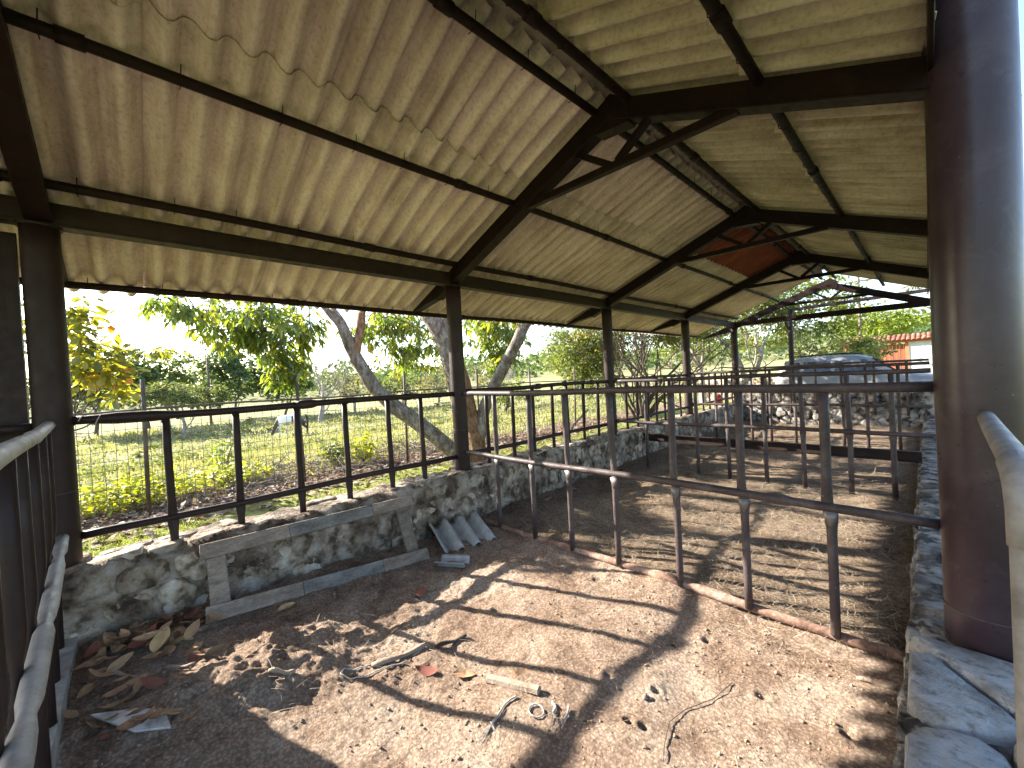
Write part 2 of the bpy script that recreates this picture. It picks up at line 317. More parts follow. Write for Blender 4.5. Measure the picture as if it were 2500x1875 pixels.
c = mixc(nt, band(nt, wob.outputs[0], -6.0, -5.5), c, lawn)
nt.links.new(c, p.inputs['Base Color']); p.inputs['Roughness'].default_value = 1.; p.inputs['Specular IOR Level'].default_value = .1
nt.links.new(bump(nt, noise(nt, v, 26, 6, .7), .9, .06), p.inputs['Normal'])
tag(one(grid(GX, GY, ground_z(GX, GY)), 'ground', m, smooth=True), kind='structure')

_r = random.Random(5)
DENTS = [(_r.uniform(-1.15, -.2), _r.uniform(1.0, 2.35), _r.uniform(.012, .026)) for _ in range(9)]+[(-.97+_r.gauss(0, .09), 1.5+_r.gauss(0, .07), .016) for _ in range(4)]
def floor_z(x, y, fine=True):
    x = np.asarray(x, float); y = np.asarray(y, float)
    z = .125*(1-sstep(-.6, 2.6, y))*sstep(1.5, 3.1, -x) + .055*sstep(2.2, 3.2, y)
    z = z + .028*fbm(x*1.5, y*1.5, 0, 3, 21)
    hump = np.exp(-(((x+2.42)/.22)**2 + ((y-.42)/.34)**2)); z = z + .085*hump*(1+.5*fbm(x*11, y*11, 0, 3, 4))
    rough = .35 + .65*sstep(1.3, 2.2, -x+.5*fbm(x*2, y*2, 0, 2, 12))
    for hx, hy, hr in DENTS: z = z - .017*np.exp(-(((x-hx)**2+(y-hy)**2)/hr**2)) + .006*np.exp(-((np.sqrt((x-hx)**2+(y-hy)**2)-hr*1.7)/(hr*.6))**2)
    if fine:
        a = fbm(x*9, y*9, 0, 4, 31, .6); z = z + .011*rough*a
        z = z + .0075*rough*np.abs(fbm(x*26, y*26, 0, 3, 40, .6))
    return z
def dirt(name, stops, st2, sc2, bd):
    m, nt, p = newmat(name); v = pos(nt)
    a = ramp(nt, noise(nt, v, 1.9, 6, .68, .5), stops).outputs[0]
    b = ramp(nt, noise(nt, v, sc2, 5, .75), st2).outputs[0]
    sp = node(nt, 'ShaderNodeTexVoronoi', Scale=70.); nt.links.new(v, sp.inputs['Vector'])
    d = ramp(nt, sp.outputs['Distance'], [(.1, (1.25, 1.24, 1.2)), (.40, (.82, .80, .78)), (.7, (.40, .37, .34))]).outputs[0]
    c = mixc(nt, .8, a, b, 'MULTIPLY'); c = mixc(nt, .65, c, d, 'MULTIPLY')
    nt.links.new(c, p.inputs['Base Color']); p.inputs['Roughness'].default_value = .98; p.inputs['Specular IOR Level'].default_value = .12
    nt.links.new(bump(nt, noise(nt, v, 55, 5, .8), 1., bd*1.8), p.inputs['Normal']); return m
MT['dirt'] = dirt('dry_pen_earth', [(.3, (.22, .145, .105)), (.45, (.40, .29, .22)), (.58, (.54, .425, .34)), (.75, (.63, .54, .46))], [(.3, (.42, .38, .34)), (.48, (.9, .87, .83)), (.7, (1.08, 1.08, 1.06))], 17, .02)
MT['strawdirt'] = dirt('straw_strewn_earth', [(.3, (.20, .14, .10)), (.5, (.34, .255, .185)), (.75, (.48, .385, .29))], [(.3, (.4, .35, .3)), (.5, (.9, .86, .8)), (.7, (1.1, 1.08, 1.02))], 24, .03)
X, Y = np.meshgrid(np.arange(-3.45, .02, .0105), np.arange(-.75, 2.62, .0105), indexing='ij')
tag(one(grid(X, Y, floor_z(X, Y)), 'pen_floor', MT['dirt'], smooth=True), kind='structure')
X, Y = np.meshgrid(np.arange(-3.45, .02, .035), np.arange(2.6, 11.6, .035), indexing='ij')
tag(one(grid(X, Y, floor_z(X, Y)-.004), 'pen_floor', MT['strawdirt'], smooth=True), kind='structure')
X, Y = np.meshgrid(np.arange(-3.45, .3, .06), np.arange(-4.6, -.72, .06), indexing='ij')
tag(one(grid(X, Y, floor_z(X, Y, False)), 'pen_floor', MT['dirt'], smooth=True), kind='structure')

# ------------------------------------------------------------------ stone walls
def clip_poly(poly, a, b):
    """keep the part of poly nearer to a than b"""
    mx, my = (a[0]+b[0])/2, (a[1]+b[1])/2; nx, ny = b[0]-a[0], b[1]-a[1]; out = []
    for i in range(len(poly)):
        p_, q_ = poly[i], poly[(i+1) % len(poly)]
        dp = (p_[0]-mx)*nx+(p_[1]-my)*ny; dq = (q_[0]-mx)*nx+(q_[1]-my)*ny
        if dp <= 0: out.append(p_)
        if (dp < 0) != (dq < 0):
            t = dp/(dp-dq); out.append((p_[0]+(q_[0]-p_[0])*t, p_[1]+(q_[1]-p_[1])*t))
    return out
def cells(u0, u1, v0, v1, size, seed, aspect=1.25):
    r = np.random.default_rng(seed); pts = []
    nv = max(1, round((v1-v0)/size)); nu = max(1, round((u1-u0)/(size*aspect)))
    for j in range(nv):
        for i in range(nu): pts.append((u0+(i+.5+.5*(j % 2)-.25+r.uniform(-.36, .36))*(u1-u0)/nu, v0+(j+.5+r.uniform(-.3, .3))*(v1-v0)/nv))
    out = []
    for a in pts:
        poly = [(u0, v0), (u1, v0), (u1, v1), (u0, v1)]
        for b in sorted(pts, key=lambda q_: (q_[0]-a[0])**2+(q_[1]-a[1])**2)[1:15]: poly = clip_poly(poly, a, b)
        if len(poly) >= 4: out.append(np.array(poly))
    return out
def stone_piece(poly, mapf, proud, seed, gap=.012):
    """flat-faced irregular stone: rim sunk in the mortar, shoulder, face.  mapf(u, v, depth) -> xyz"""
    r = np.random.default_rng(seed); c = poly.mean(0)
    # densify and round the outline
    P = []
    for i in range(len(poly)):
        a, b = poly[i], poly[(i+1) % len(poly)]; P += [a*.82+b*.18, a*.5+b*.5+r.normal(0, .004, 2), a*.18+b*.82]
    P = np.array(P); d = P-c; L = np.linalg.norm(d, axis=1)[:, None]
    P = c + d*(1-gap/np.maximum(L, .02)); k = len(P)
    rings = [(1., -.03), (.975, proud*.3), (.90, proud*.92), (.55, proud+r.uniform(-.003, .004))]
    tilt = r.normal(0, .05, 2); V = []
    for s, h in rings:
        Q = c+(P-c)*s; hh = h+((Q-c)@tilt)*(1 if h > 0 else 0)+(r.normal(0, .0025, k) if h > 0 else 0)
        V.append(mapf(Q[:, 0], Q[:, 1], hh))
    V.append(mapf(np.array([c[0]]), np.array([c[1]]), np.array([proud+.002])))
    V = np.concatenate(V); j = np.arange(k); j2 = (j+1) % k; F = []
    for q_ in range(3): F.append(np.stack([q_*k+j, q_*k+j2, (q_+1)*k+j2, (q_+1)*k+j], 1))
    return V, [np.concatenate(F), np.stack([3*k+j, 3*k+j2, np.full(k, 4*k)], 1)]
def wall_core(prof, axis, a, b, step, amp, seed):
    """rough wall: closed cross-section (s, z) swept along an axis with noise"""
    prof = np.asarray(prof, float); Q = []
    for i in range(len(prof)-1):
        n = max(1, int(np.linalg.norm(prof[i+1]-prof[i])/step))
        Q += [prof[i]+(prof[i+1]-prof[i])*t for t in np.linspace(0, 1, n, endpoint=False)]
    Q.append(prof[-1]); Q = np.array(Q); T = np.gradient(Q, axis=0); N = np.stack([-T[:, 1], T[:, 0]], 1); N /= np.linalg.norm(N, axis=1)[:, None]
    t = np.arange(a, b+step, step); S, TT = np.meshgrid(np.arange(len(Q)), t, indexing='ij')
    q = Q[S]; nn = N[S]
    d = amp*(fbm(q[..., 0]*5+TT*5, TT*5, q[..., 1]*5, 3, seed)*.9 + .45*np.abs(fbm(q[..., 0]*19, TT*19, q[..., 1]*19, 3, seed+8)))
    q = q + nn*d[..., None]
    if axis == 'y': return grid(q[..., 0], TT, q[..., 1])
    return grid(TT, q[..., 0], q[..., 1])

# left wall
lw = empty('stone_wall', (-3.55, 2.5, 0), 'long low rubble stone wall along the left side carrying the pipe fence and round posts', 'wall')
rel(one(wall_core([(XW, -.3), (XW, .47), (XW+.05, WT), (XL-.05, WT), (XL+.01, WT-.05), (XL+.01, -.1)], 'y', -4.5, 11.75, .03, .026, 3), 'mortar_core', MT['mortar'], lw, True))
k = 0
for poly in cells(-.75, 8.4, -.02, .49, .168, 11, 1.4):
    c_ = poly.mean(0); s_ = 100+k; k += 1
    if random.random() < .22: continue
    pr = random.uniform(.006, .022)
    f_ = lambda u, v_, h: np.stack([XL+h+.012*fbm(u*5, v_*5, 0, 2, 3)*(h > 0), u, v_], -1)
    rel(one(stone_piece(poly, f_, pr, s_, .009), 'stone', MT['stone'], lw, True))
for poly in cells(-.6, 6.2, XW+.03, XL-.03, .16, 12, 1.5):
    if random.random() < .45: continue
    f_ = lambda u, v_, h: np.stack([v_, u, WT+.004+h], -1)
    rel(one(stone_piece(poly[::-1], f_, random.uniform(.004, .02), int(poly[0][0]*999) % 5000+9000, .016), 'stone', MT['stone'], lw, True))
# wall across the far end
ew = empty('stone_wall', (-1.7, 11.7, 0), 'low stone wall closing the far end of the shed below the parked car', 'wall')
rel(one(wall_core([(11.5, -.3), (11.5, .76), (11.54, .8), (11.84, .8), (11.88, .76), (11.88, -.3)][::-1], 'x', -3.4, .5, .04, .03, 33), 'mortar_core', MT['limewall'], ew, True))
for i, poly in enumerate(cells(-3.3, .0, -.02, .78, .19, 14, 1.3)):
    f_ = lambda u, v_, h: np.stack([u, 11.5-h, v_], -1)
    rel(one(stone_piece(poly, f_, random.uniform(.008, .035), 700+i, .008), 'stone', MT['limewall'], ew, True))
# right wall
rw = empty('stone_wall', (.15, 4, 0), 'low stone wall under the big brown column at the right', 'wall')
rel(one(wall_core([(-.085, -.1), (-.085, .22), (-.05, .26), (.32, .26), (.36, .22), (.36, -.3)][::-1], 'y', -1.2, 11.5, .03, .024, 53), 'mortar_core', MT['limewall'], rw, True))
for i, poly in enumerate(cells(.7, 9.8, .0, .245, .13, 18, 1.6)):
    f_ = lambda u, v_, h: np.stack([-.085-h, u, v_], -1)
    rel(one(stone_piece(poly[::-1], f_, random.uniform(.008, .026), 1700+i, .008), 'stone', MT['limewall'], rw, True))
for i, poly in enumerate(cells(.75, 2.42, -.09, .36, .24, 23, 1.7)):
    f_ = lambda u, v_, h: np.stack([v_, u, .27+h], -1)
    rel(one(stone_piece(poly[::-1], f_, random.uniform(.02, .045), 2700+i, .006), 'stone', MT['bluestone'], rw, True))
for i, poly in enumerate(cells(2.7, 9., -.09, .3, .2, 27, 1.5)):
    f_ = lambda u, v_, h: np.stack([v_, u, .26+h], -1)
    rel(one(stone_piece(poly[::-1], f_, random.uniform(.004, .018), 3700+i, .008), 'stone', MT['limewall'], rw, True))

# ------------------------------------------------------------------ shed frame
def post(x, y, z0, z1, r, label, rings=(.7,), group='brown steel posts of the shed'):
    t = empty('steel_post', (x, y, z0), label, 'post', group)
    zs = np.linspace(z0, z1, 14)
    sh = rel(one(tube([(x+.003*math.sin(z*3), y, z) for z in zs], r, k=28), 'shaft', MT['steel'], t, True))
    for z in rings:
        one(tube([(x, y, z-.004), (x, y, z-.0015), (x, y, z+.0015), (x, y, z+.004)], [r-.002, r+.0035, r+.0035, r-.002], k=28), 'weld_seam', MT['pipe'], sh, True)
    rel(one(tube([(x, y, z1-.012), (x, y, z1)], r+.012, k=28), 'cap_plate', MT['steel'], t))
    return t
names_ = ['round brown steel post at the left edge behind the pale pipe rail', 'round brown steel post in front of the grey forked tree',
          'round brown steel post in front of the many-stemmed shrub', 'round brown steel post left of the pale-barked trees', 'last round brown steel post of the left row under the end of the eave beam']
for y, nm in zip(YB, names_): post(XP, y if y < 11 else 11.55, .44, 2.52, .08, nm, (.98,))
for ch in post(.148, 2.56, .2, 3.12, .131, 'big round brown steel column close by on the right wall', (.42,)).children:
    ch.data.materials.clear(); ch.data.materials.append(MT['column'])
for y, nm in zip(YB[2:], ('second', 'third', 'fourth')): post(.17, y if y < 11 else 11.55, .2, 2.60, .08, nm+' steel post of the right row hidden in line behind the big column')
def zl(x): return 3.42+.373*(x+1.55)          # left roof plane
def zr(x): return 3.42-.42*(x+1.46)           # right roof plane
XR0 = -1.475
b = empty('eave_beam', (XP, 5.5, 2.5), 'long brown steel beam resting on the left row of posts', 'beam')
ys = [-4.5]+YB[:-1]+[11.75]
for a_, c_ in zip(ys[:-1], ys[1:]):
    sec = [(-.05, -.066), (.05, -.066), (.05, -.054), (.043, -.050), (.043, .050), (.05, .054), (.05, .066), (-.05, .066), (-.05, .054), (-.043, .05), (-.043, -.05), (-.05, -.054)]
    rel(one(prism(sec, (XP, a_+.003, 2.588), (XP, c_-.003, 2.588)), 'beam_length', MT['steel'], b))

def truss(y, label, end=False, drop=0.):
    t = empty('roof_truss', (XR0, y, 3.2), label, 'truss', 'steel roof trusses'); W = .046
    def plate(pts, name, w=W, mat='shadesteel'):
        pts = np.array(pts); k = len(pts); V = np.concatenate([np.c_[pts[:, 0], np.full(k, y-w), pts[:, 1]], np.c_[pts[:, 0], np.full(k, y+w), pts[:, 1]]])
        j = np.arange(k); j2 = (j+1) % k
        return rel(one((V, [np.stack([j, j+k, j2+k, j2], 1), np.array([j]), np.array([j[::-1]+k])]), name, MT[mat], t))
    tl = -4.27; dp = .162
    o = plate([(XR0, zl(XR0)-.02-drop), (tl, zl(tl)-.02-drop), (tl-.02, zl(tl)-.045-drop), (tl+.55, zl(tl+.55)-dp-drop), (XR0, zl(XR0)-dp-.01-drop)], 'rafter')
    # flanges along the lower edge of the rafter
    s_ = MB(); s_.add(bar((tl+.5, y, zl(tl+.5)-dp-drop), (XR0, y, zl(XR0)-dp-.004-drop), .112, .010)); s_.build('flange', MT['shadesteel'], o)
    e = .24
    o = plate([(XR0, zr(XR0)-.02-drop*2), (XR0, zr(XR0)-dp-.01-drop*2), (e, zr(e)-dp-drop*2), (e, zr(e)-.02-drop*2)], 'rafter', W-.001)
    s_ = MB(); s_.add(bar((XR0, y, zr(XR0)-dp-.003-drop*2), (e, y, zr(e)-dp-drop*2), .110, .010)); s_.build('flange', MT['shadesteel'], o)
    plate([(XR0-.13, zl(XR0-.13)-.025-drop), (XR0-.13, zl(XR0-.13)-dp-.025-drop), (XR0+.13, zr(XR0+.13)-dp-.025-drop), (XR0+.13, zr(XR0+.13)-.025-drop), (XR0, zl(XR0)-.01-drop)], 'ridge_gusset', W+.006)
    ca, cb = (-2.33, 2.975-drop), (-.70, 2.95-drop)
    rel(one(bar((ca[0], y, ca[1]), (cb[0], y, cb[1]), .055, .055), 'collar_tie', MT['shadesteel'], t))
    mid = (-1.5, 2.985-drop)
    for xx in (-1.80, -1.22):
        zz = (zl(xx) if xx < XR0 else zr(xx))-dp+.01-drop
        rel(one(bar((xx, y, zz), (mid[0]+(.03 if xx > mid[0] else -.03), y, mid[1]), .045, .05, up=(0, 1, 0)), 'web_bar', MT['shadesteel'], t))
    if end: rel(one(bar((XP, y, 2.60), (.2, y, 2.545), .10, .12), 'tie_beam', MT['shadesteel'], t))
    return t
truss(YB[0], 'dark steel roof truss at the near left edge above the first post')
truss(YB[1], 'nearest full steel roof truss with rafters meeting above the front pipe fence')
truss(YB[2], 'second steel roof truss in front of the red roof sheets')
truss(YB[3], 'third steel roof truss just beyond the red roof sheets')
truss(11.55, 'last steel roof truss at the open far end with a straight tie beam across', True, .06)

purl = [(-4.30, 'eave purlin pipe under the left roof edge above the trees'), (-3.345, 'purlin pipe just above the long left beam'), (-2.48, 'purlin pipe half way up the left slope below the wavy sheet overlap'),
        (-1.60, 'left one of the twin ridge purlin pipes'), (-1.35, 'right one of the twin ridge purlin pipes'), (-.585, 'purlin pipe half way down the right slope')]
for i, (x, nm) in enumerate(purl):
    zz = lambda yy: (zl(x) if x < XR0 else zr(x)) - .036 + .006*math.sin(yy*1.7+i)
    yend = 13.2 if i == 2 else 11.62
    t = empty('purlin_pipe', (x, 2.5, zz(2.5)), nm, 'purlin')
    yy = np.arange(-4.4, yend+.01, .35)
    xx = lambda q_: x - (.11*max(0, q_-11.5)/1.7 if i == 2 else 0)
    pp = rel(one(tube([(xx(q_), q_, zz(q_)-(0 if q_ < 11.5 else (q_-11.5)*.03)) for q_ in yy], .027, k=12), 'pipe', MT['shadesteel'], t, True))
    for q_ in np.arange(-.9+.37*i % 1.1, 11, 2.05):
        one(tube([(x, q_, zz(q_)), (x, q_+.09, zz(q_+.09))], .034, k=12), 'coupling', MT['shadesteel'], pp, True)
    for q_ in np.arange(-.6, 6., .395):      # hook bolts
        s_ = 1 if x < XR0 else -1
        q2 = q_+.12*random.random()
        one(tube([(x-.03*s_, q2, zz(q2)-.03), (x+.0*s_, q2, zz(q2)-.034), (x+.032*s_, q2, zz(q2)-.01), (x+.036*s_, q2+.004, zz(q2)+.055)], .0026, k=5), 'hook_bolt', MT['shadesteel'], pp)

# ------------------------------------------------------------------ corrugated roof
PITCH_W, AMP, TH = .158, .040, .0065
def sheet_mesh(name, L, waves=5.5, seed=0):
    nv = int(waves*12)+1; v_ = np.linspace(0, waves*PITCH_W, nv); u = np.linspace(0, L, 9)
    U, Vv = np.meshgrid(u, v_, indexing='ij')
    cw = np.cos(2*np.pi*Vv/PITCH_W); Wv = AMP*np.sign(cw)*np.abs(cw)**.72 + .009*(.5-Vv/(waves*PITCH_W))*-1.
    Wv = Wv + .003*np.sin(U*2.1+seed)
    Uu = U + .006*vnoise(Vv*9, U*0+seed, 0, seed)*((U < 1e-6) | (U > L-1e-6))
    a = np.stack([Uu, Vv, Wv], -1); bt = np.stack([Uu, Vv, Wv-TH], -1)
    m_, n_ = U.shape; V = np.concatenate([a.reshape(-1, 3), bt.reshape(-1, 3)]); N = m_*n_
    i = np.arange(m_-1)[:, None]*n_; j = np.arange(n_-1)[None]
    T = np.stack([i+j, i+n_+j, i+n_+j+1, i+j+1], -1).reshape(-1, 4); Bq = T[:, ::-1]+N
    jj = np.arange(n_-1); e1 = np.stack([jj, jj+1, jj+1+N, jj+N], 1); o_ = (m_-1)*n_; e2 = np.stack([o_+jj+1, o_+jj, o_+jj+N, o_+jj+1+N], 1)
    ii = np.arange(m_-1)*n_; s1 = np.stack([ii+n_, ii, ii+N, ii+n_+N], 1); s2 = np.stack([ii+n_-1, ii+2*n_-1, ii+2*n_-1+N, ii+n_-1+N], 1)
    return mesh_from(name, V, [np.concatenate([T, Bq, e1, e2, s1, s2])], True)
roof = empty('corrugated_roof', (XR0, 5, 3.4), 'corrugated fibre cement gable roof over the pens, stained beige underneath', 'roof')
cl = 1/math.sqrt(1+.373**2); sl_ = .373*cl; cr = 1/math.sqrt(1+.42**2); sr_ = .42*cr
kinds = {}
def sheet(kind, L, mat, mtx, nm='roof_sheet', label=None):
    key = (kind, random.randrange(3))
    if key not in kinds: kinds[key] = sheet_mesh('sheet_'+kind, L, seed=len(kinds)); kinds[key].materials.append(MT[mat])
    o = link(nm, kinds[key], None, roof); o.matrix_world = mtx; o.parent = roof; o.matrix_parent_inverse = Matrix.Translation(roof.location).inverted()
    if label: o['label'] = label
def slope_m(left, x0, y_hi, lift, tw):
    if left: u, v_, n = (-cl, 0, -sl_), (0, -1, 0), (-sl_, 0, cl); z0 = zl(x0)
    else: u, v_, n = (cr, 0, -sr_), (0, 1, 0), (sr_, 0, cr); z0 = zr(x0)
    m = Matrix(((u[0], v_[0], n[0], x0+n[0]*lift), (u[1], v_[1], n[1], y_hi), (u[2], v_[2], n[2], z0+n[2]*lift), (0, 0, 0, 1)))
    return m @ Matrix.Rotation(tw, 4, 'Z')
for kx in range(-4, 15):
    yh = .115+kx*5*PITCH_W
    j_ = lambda: random.uniform(-.018, .018)
    red = 8 <= kx <= 11
    sheet('lower', (4.44-2.28)/cl, 'roof', slope_m(True, -2.28+j_(), yh, .045, random.uniform(-.002, .002)))
    if red: sheet('red', (2.62-1.53)/cl, 'redroof', slope_m(True, -1.53+j_()*.4, yh, .045+TH+.011, random.uniform(-.002, .002)), label='red painted roof sheet between the second and third truss')
    else: sheet('upper', (2.62-1.53)/cl, 'roof', slope_m(True, -1.53+j_()*.4, yh, .045+TH+.011, random.uniform(-.002, .002)))
    yl = yh-5.5*PITCH_W
    sheet('rlower' if yl > 2.66 else 'rlower_near', (1.0 if yl > 2.66 else .69)/cr, 'roofR', slope_m(False, -.66+j_(), yl, .045, random.uniform(-.002, .002)))
    sheet('rupper', (1.39-.54)/cr, 'roofR', slope_m(False, -1.40+j_()*.4, yl, .045+TH+.011, random.uniform(-.002, .002)))
    # ridge cap pieces
    cp = np.array([(-1.80, zl(-1.80)+.115), (-1.62, zl(-1.62)+.11), (XR0, zl(XR0)+.075), (-1.33, zr(-1.33)+.11), (-1.15, zr(-1.15)+.115)])
    y0_, y1_ = yh-.80, yh; sec_ = np.concatenate([cp, (cp+[0, .008])[::-1]]); k_ = len(sec_)
    V = np.concatenate([np.c_[sec_[:, 0], np.full(k_, y0_), sec_[:, 1]], np.c_[sec_[:, 0], np.full(k_, y1_), sec_[:, 1]+.009]]); j = np.arange(k_); j2 = (j+1) % k_
    rel(one((V, [np.stack([j, j+k_, j2+k_, j2], 1)]), 'ridge_cap', MT['capmat'], roof))

rel(one(box(.034, .052, -4.4, 11.4, 2.70, 3.26, .003), 'sun_shield_board', MT['shadesteel'], roof))  # added board that keeps direct sun off the column top
# open frame beyond the far end
t = empty('open_frame', (-2.59, 13.2, 0), 'bare steel post with a cross beam standing beyond the far end of the roof', 'frame')
rel(one(cyl((-2.59, 13.2, -.1), (-2.59, 13.2, 2.93), .062, 16, 6), 'frame_post', MT['steel'], t, True))
rel(one(bar((-2.62, 13.2, 2.96), (.6, 13.2, 3.0), .07, .08), 'cross_beam', MT['steel'], t))
rel(one(cyl((.6, 13.2, -.1), (.6, 13.2, 2.97), .062, 16, 6), 'frame_post', MT['steel'], t, True))
rel(one(bar((-2.6, 13.2, 2.35), (-2.72, 12.9, 2.9), .05, .05), 'brace', MT['steel'], t))
# steel channel spanning the third pen
t = tag(one(prism([(-.03, -.06), (.03, -.06), (.03, -.052), (-.022, -.052), (-.022, .052), (.03, .052), (.03, .06), (-.03, .06)], (-3.39, 6.2, .40), (-.07, 6.2, .395)), 'steel_channel', MT['steel']), 'flat brown steel channel lying across the third pen between the two stone walls', 'beam')

# ------------------------------------------------------------------ pipe fences
def flat_bar(x, y, z0, z1, along, joints, r=.0235, k=10, fl=.38):
    """upright pipe crushed flat where it meets a rail; along = axis of the rail"""
    zs = sorted(set([z0, z1]+[round(j+d, 4) for j in joints for d in (-.13, -.09, -.05, -.015, .015, .05, .09, .13) if z0 < j+d < z1]+list(np.linspace(z0, z1, 5))))
    w_, t_ = [], []
    for z in zs:
        d = min([abs(z-j) for j in joints] or [9]); f_ = 1-float(sstep(.02, .12, d)); w_.append(r*(1+(fl if z < max(joints) else fl*.35)*f_)); t_.append(r*(1-.5*f_))
    ph = random.uniform(-1, 1)*.006
    P = [(x+ph*math.sin(z*3), y+ph*math.cos(z*2.3), z) for z in zs]
    return tube(P, w_ if along == 'x' else t_, t_ if along == 'x' else w_, k=k, up=(0, 1, 0))
def rail_pipe(p0, p1, r, lumps=(), sag=.006, n=26):
    p0 = np.array(p0, float); p1 = np.array(p1, float); ts = sorted(set(list(np.linspace(0, 1, n))+[min(1, max(0, c+d)) for c, L, g in lumps for d in (-L*1.5, -L, -L*.6, L*.6, L, L*1.5)]))
    P = []; rr = []
    for t in ts:
        q = p0+(p1-p0)*t; q[2] += sag*math.sin(t*9.3+p0[0]*3); P.append(q); g_ = 0
        for c, L, g in lumps: g_ = max(g_, g*(1-float(sstep(L*.6, L*1.5, abs(t-c)))))
        rr.append(r+g_)
    return tube(P, rr, k=14)
def wall_fence(y0, y1, bars, label, lumps, zt=1.385, zb=.70):
    t = empty('pipe_fence', (XP, (y0+y1)/2, WT), label, 'fence', 'pipe fences on top of the left wall')
    rel(one(rail_pipe((XP, y0, zt), (XP, y1, zt-.01), .026, lumps), 'top_rail', MT['steel'], t, True))
    rel(one(rail_pipe((XP, y0, zb), (XP, y1, zb), .024, ()), 'lower_rail', MT['steel'], t, True))
    for yb in bars: rel(one(flat_bar(XP, yb, .48, zt-.01, 'y', [zb], .0235), 'upright_bar', MT['steel'], t, True))
    return t
wall_fence(-2.6, YB[0]-.07, [-2.2, -1.8, -1.4, -1., -.65], 'pipe fence on the wall behind the first post at the left edge', [(.9, .02, .01)])
t = wall_fence(YB[0]+.07, YB[1]-.07, [.16, .538, .95, 1.33, 1.73, 2.078], 'nearest pipe fence on the left wall in front of the meadow and horse', [(.10, .05, .011), (.47, .02, .012), (.8, .015, .008)])
# twine wound round the top rail
P = [(XP+.031*math.cos(a*1.0), YB[0]+.1+a*.0125, 1.385+.031*math.sin(a*1.0)) for a in np.arange(0, 26, .45)]
rel(one(tube(P, .0035, k=5), 'wound_twine', MT['twine'], t, True))
wall_fence(YB[1]+.07, YB[2]-.07, [2.93, 3.34, 3.70, 4.08, 4.40, 4.78, 5.15], 'pipe fence on the left wall behind the front cross fence', [(.42, .02, .012), (.62, .015, .01), (.85, .015, .01)])
wall_fence(YB[2]+.07, YB[3]-.07, [5.98, 6.34, 6.73, 7.05, 7.38, 7.72, 8.07], 'pipe fence on the left wall in front of the shrub stems', [(.2, .015, .01), (.5, .015, .01), (.8, .015, .01)])
wall_fence(YB[3]+.07, 11.47, [8.85, 9.25, 9.65, 10.05, 10.45, 10.85, 11.2], 'last pipe fence on the left wall near the far end', [(.3, .015, .01), (.7, .015, .01)])

def cross_fence(y, xs, label, zt=1.365, zb=.738, z0=.03, x0=-3.42, x1=.02, split=False, skew=.0, mat='pipe', r=.025, low=True):
    t = empty('pipe_fence', ((x0+x1)/2, y, 0), label, 'fence', 'pipe cross fences between the pens')
    yy = lambda x: y + skew*(x-x0)
    rel(one(rail_pipe((x0, yy(x0), zt), (x1, yy(x1), zt), r, [(.30, .012, .004), (.66, .012, .004)]), 'top_rail', MT[mat], t, True))
    rel(one(rail_pipe((x0, yy(x0), zb), (x1, yy(x1), zb), r*.96, [(.44, .012, .004), (.82, .012, .006)]), 'lower_rail', MT[mat], t, True))
    for x in xs:
        if split:
            rel(one(flat_bar(x, yy(x)+.006, zb+.005, zt-.012, 'x', [zb], .0235), 'upright_bar', MT[mat], t, True))
            ub = rel(one(flat_bar(x+.012, yy(x)-.006, z0, zb-.012, 'x', [zb-.02], .0225), 'upright_bar', MT[mat], t, True))
            one(tube([(x+.012, yy(x)-.012, zb-.10), (x+.012, yy(x)-.0155, zb-.06), (x+.012, yy(x)-.0165, zb-.024)], [.012, .026, .032], [.014, .0075, .006], k=10, up=(0, 1, 0)), 'crushed_end', MT['bare'], ub, True)
        else: rel(one(flat_bar(x, yy(x)+.004, z0, zt+random.uniform(-.01, .03), 'x', [zb], .0235), 'upright_bar', MT[mat], t, True))
    return t
t = cross_fence(2.555, [-2.96, -2.5, -2.09, -1.66, -1.2, -.79, -.385], 'front pipe fence crossing the shed from the first post to the big column', split=True, skew=.02, z0=.05)
rel(one(rail_pipe((-3.36, 2.56, .05), (-.06, 2.64, .055), .026, [(.36, .03, .006), (.62, .02, .009), (.72, .03, .007)], sag=.01, n=40), 'ground_pipe', MT['rust'], t, True))
cross_fence(5.513, [-2.92, -2.55, -2.19, -1.80, -1.385, -1.01, -.60, -.26], 'second pipe fence crossing the shed, its bars set in the straw floor')
cross_fence(8.477, [-2.97, -2.33, -2.02, -1.65, -.99, -.69, -.32], 'third pipe fence crossing the shed near the far stone wall', z0=.02, zb=.76, zt=1.40)
t = cross_fence(11.43, [-2.8, -2.3, -1.8, -1.3, -.8, -.3], 'farthest pipe fence standing against the end wall below the car roof', z0=.3, zb=.95, zt=1.43)
# near-left cross fence seen along its length
t = empty('pipe_fence', (-2, -.28, 0), 'pale dusty pipe rail fence at the near left corner with closely lined up bars', 'fence')
P0_ = lambda x: -.345+.052*(x+3.46)
rel(one(rail_pipe((-3.46, P0_(-3.46), 1.375), (-.4, P0_(-.4), 1.365), .026, [(.32, .01, .003)], n=20), 'top_rail', MT['palepipe'], t, True))
xs_ = np.linspace(-3.40, -.5, 34)
pin = [min([abs(x-c) for c in (-3.02, -2.18, -1.55)]) for x in xs_]
P = [(x, P0_(x)+.02, .735-.012*math.sin((x+3.4)*1.6)) for x in xs_]
fl = [1-float(sstep(.015, .11, q_)) for q_ in pin]
rel(one(tube(P, [.027*(1-.35*f_) for f_ in fl], [.027*(1-.5*f_) for f_ in fl], k=14), 'lower_rail', MT['palepipe'], t, True))
for x in np.arange(-3.26, -.6, .37): rel(one(flat_bar(x, P0_(x)-.012, .12, 1.37, 'x', [.735], .0235), 'upright_bar', MT['steel'], t, True))
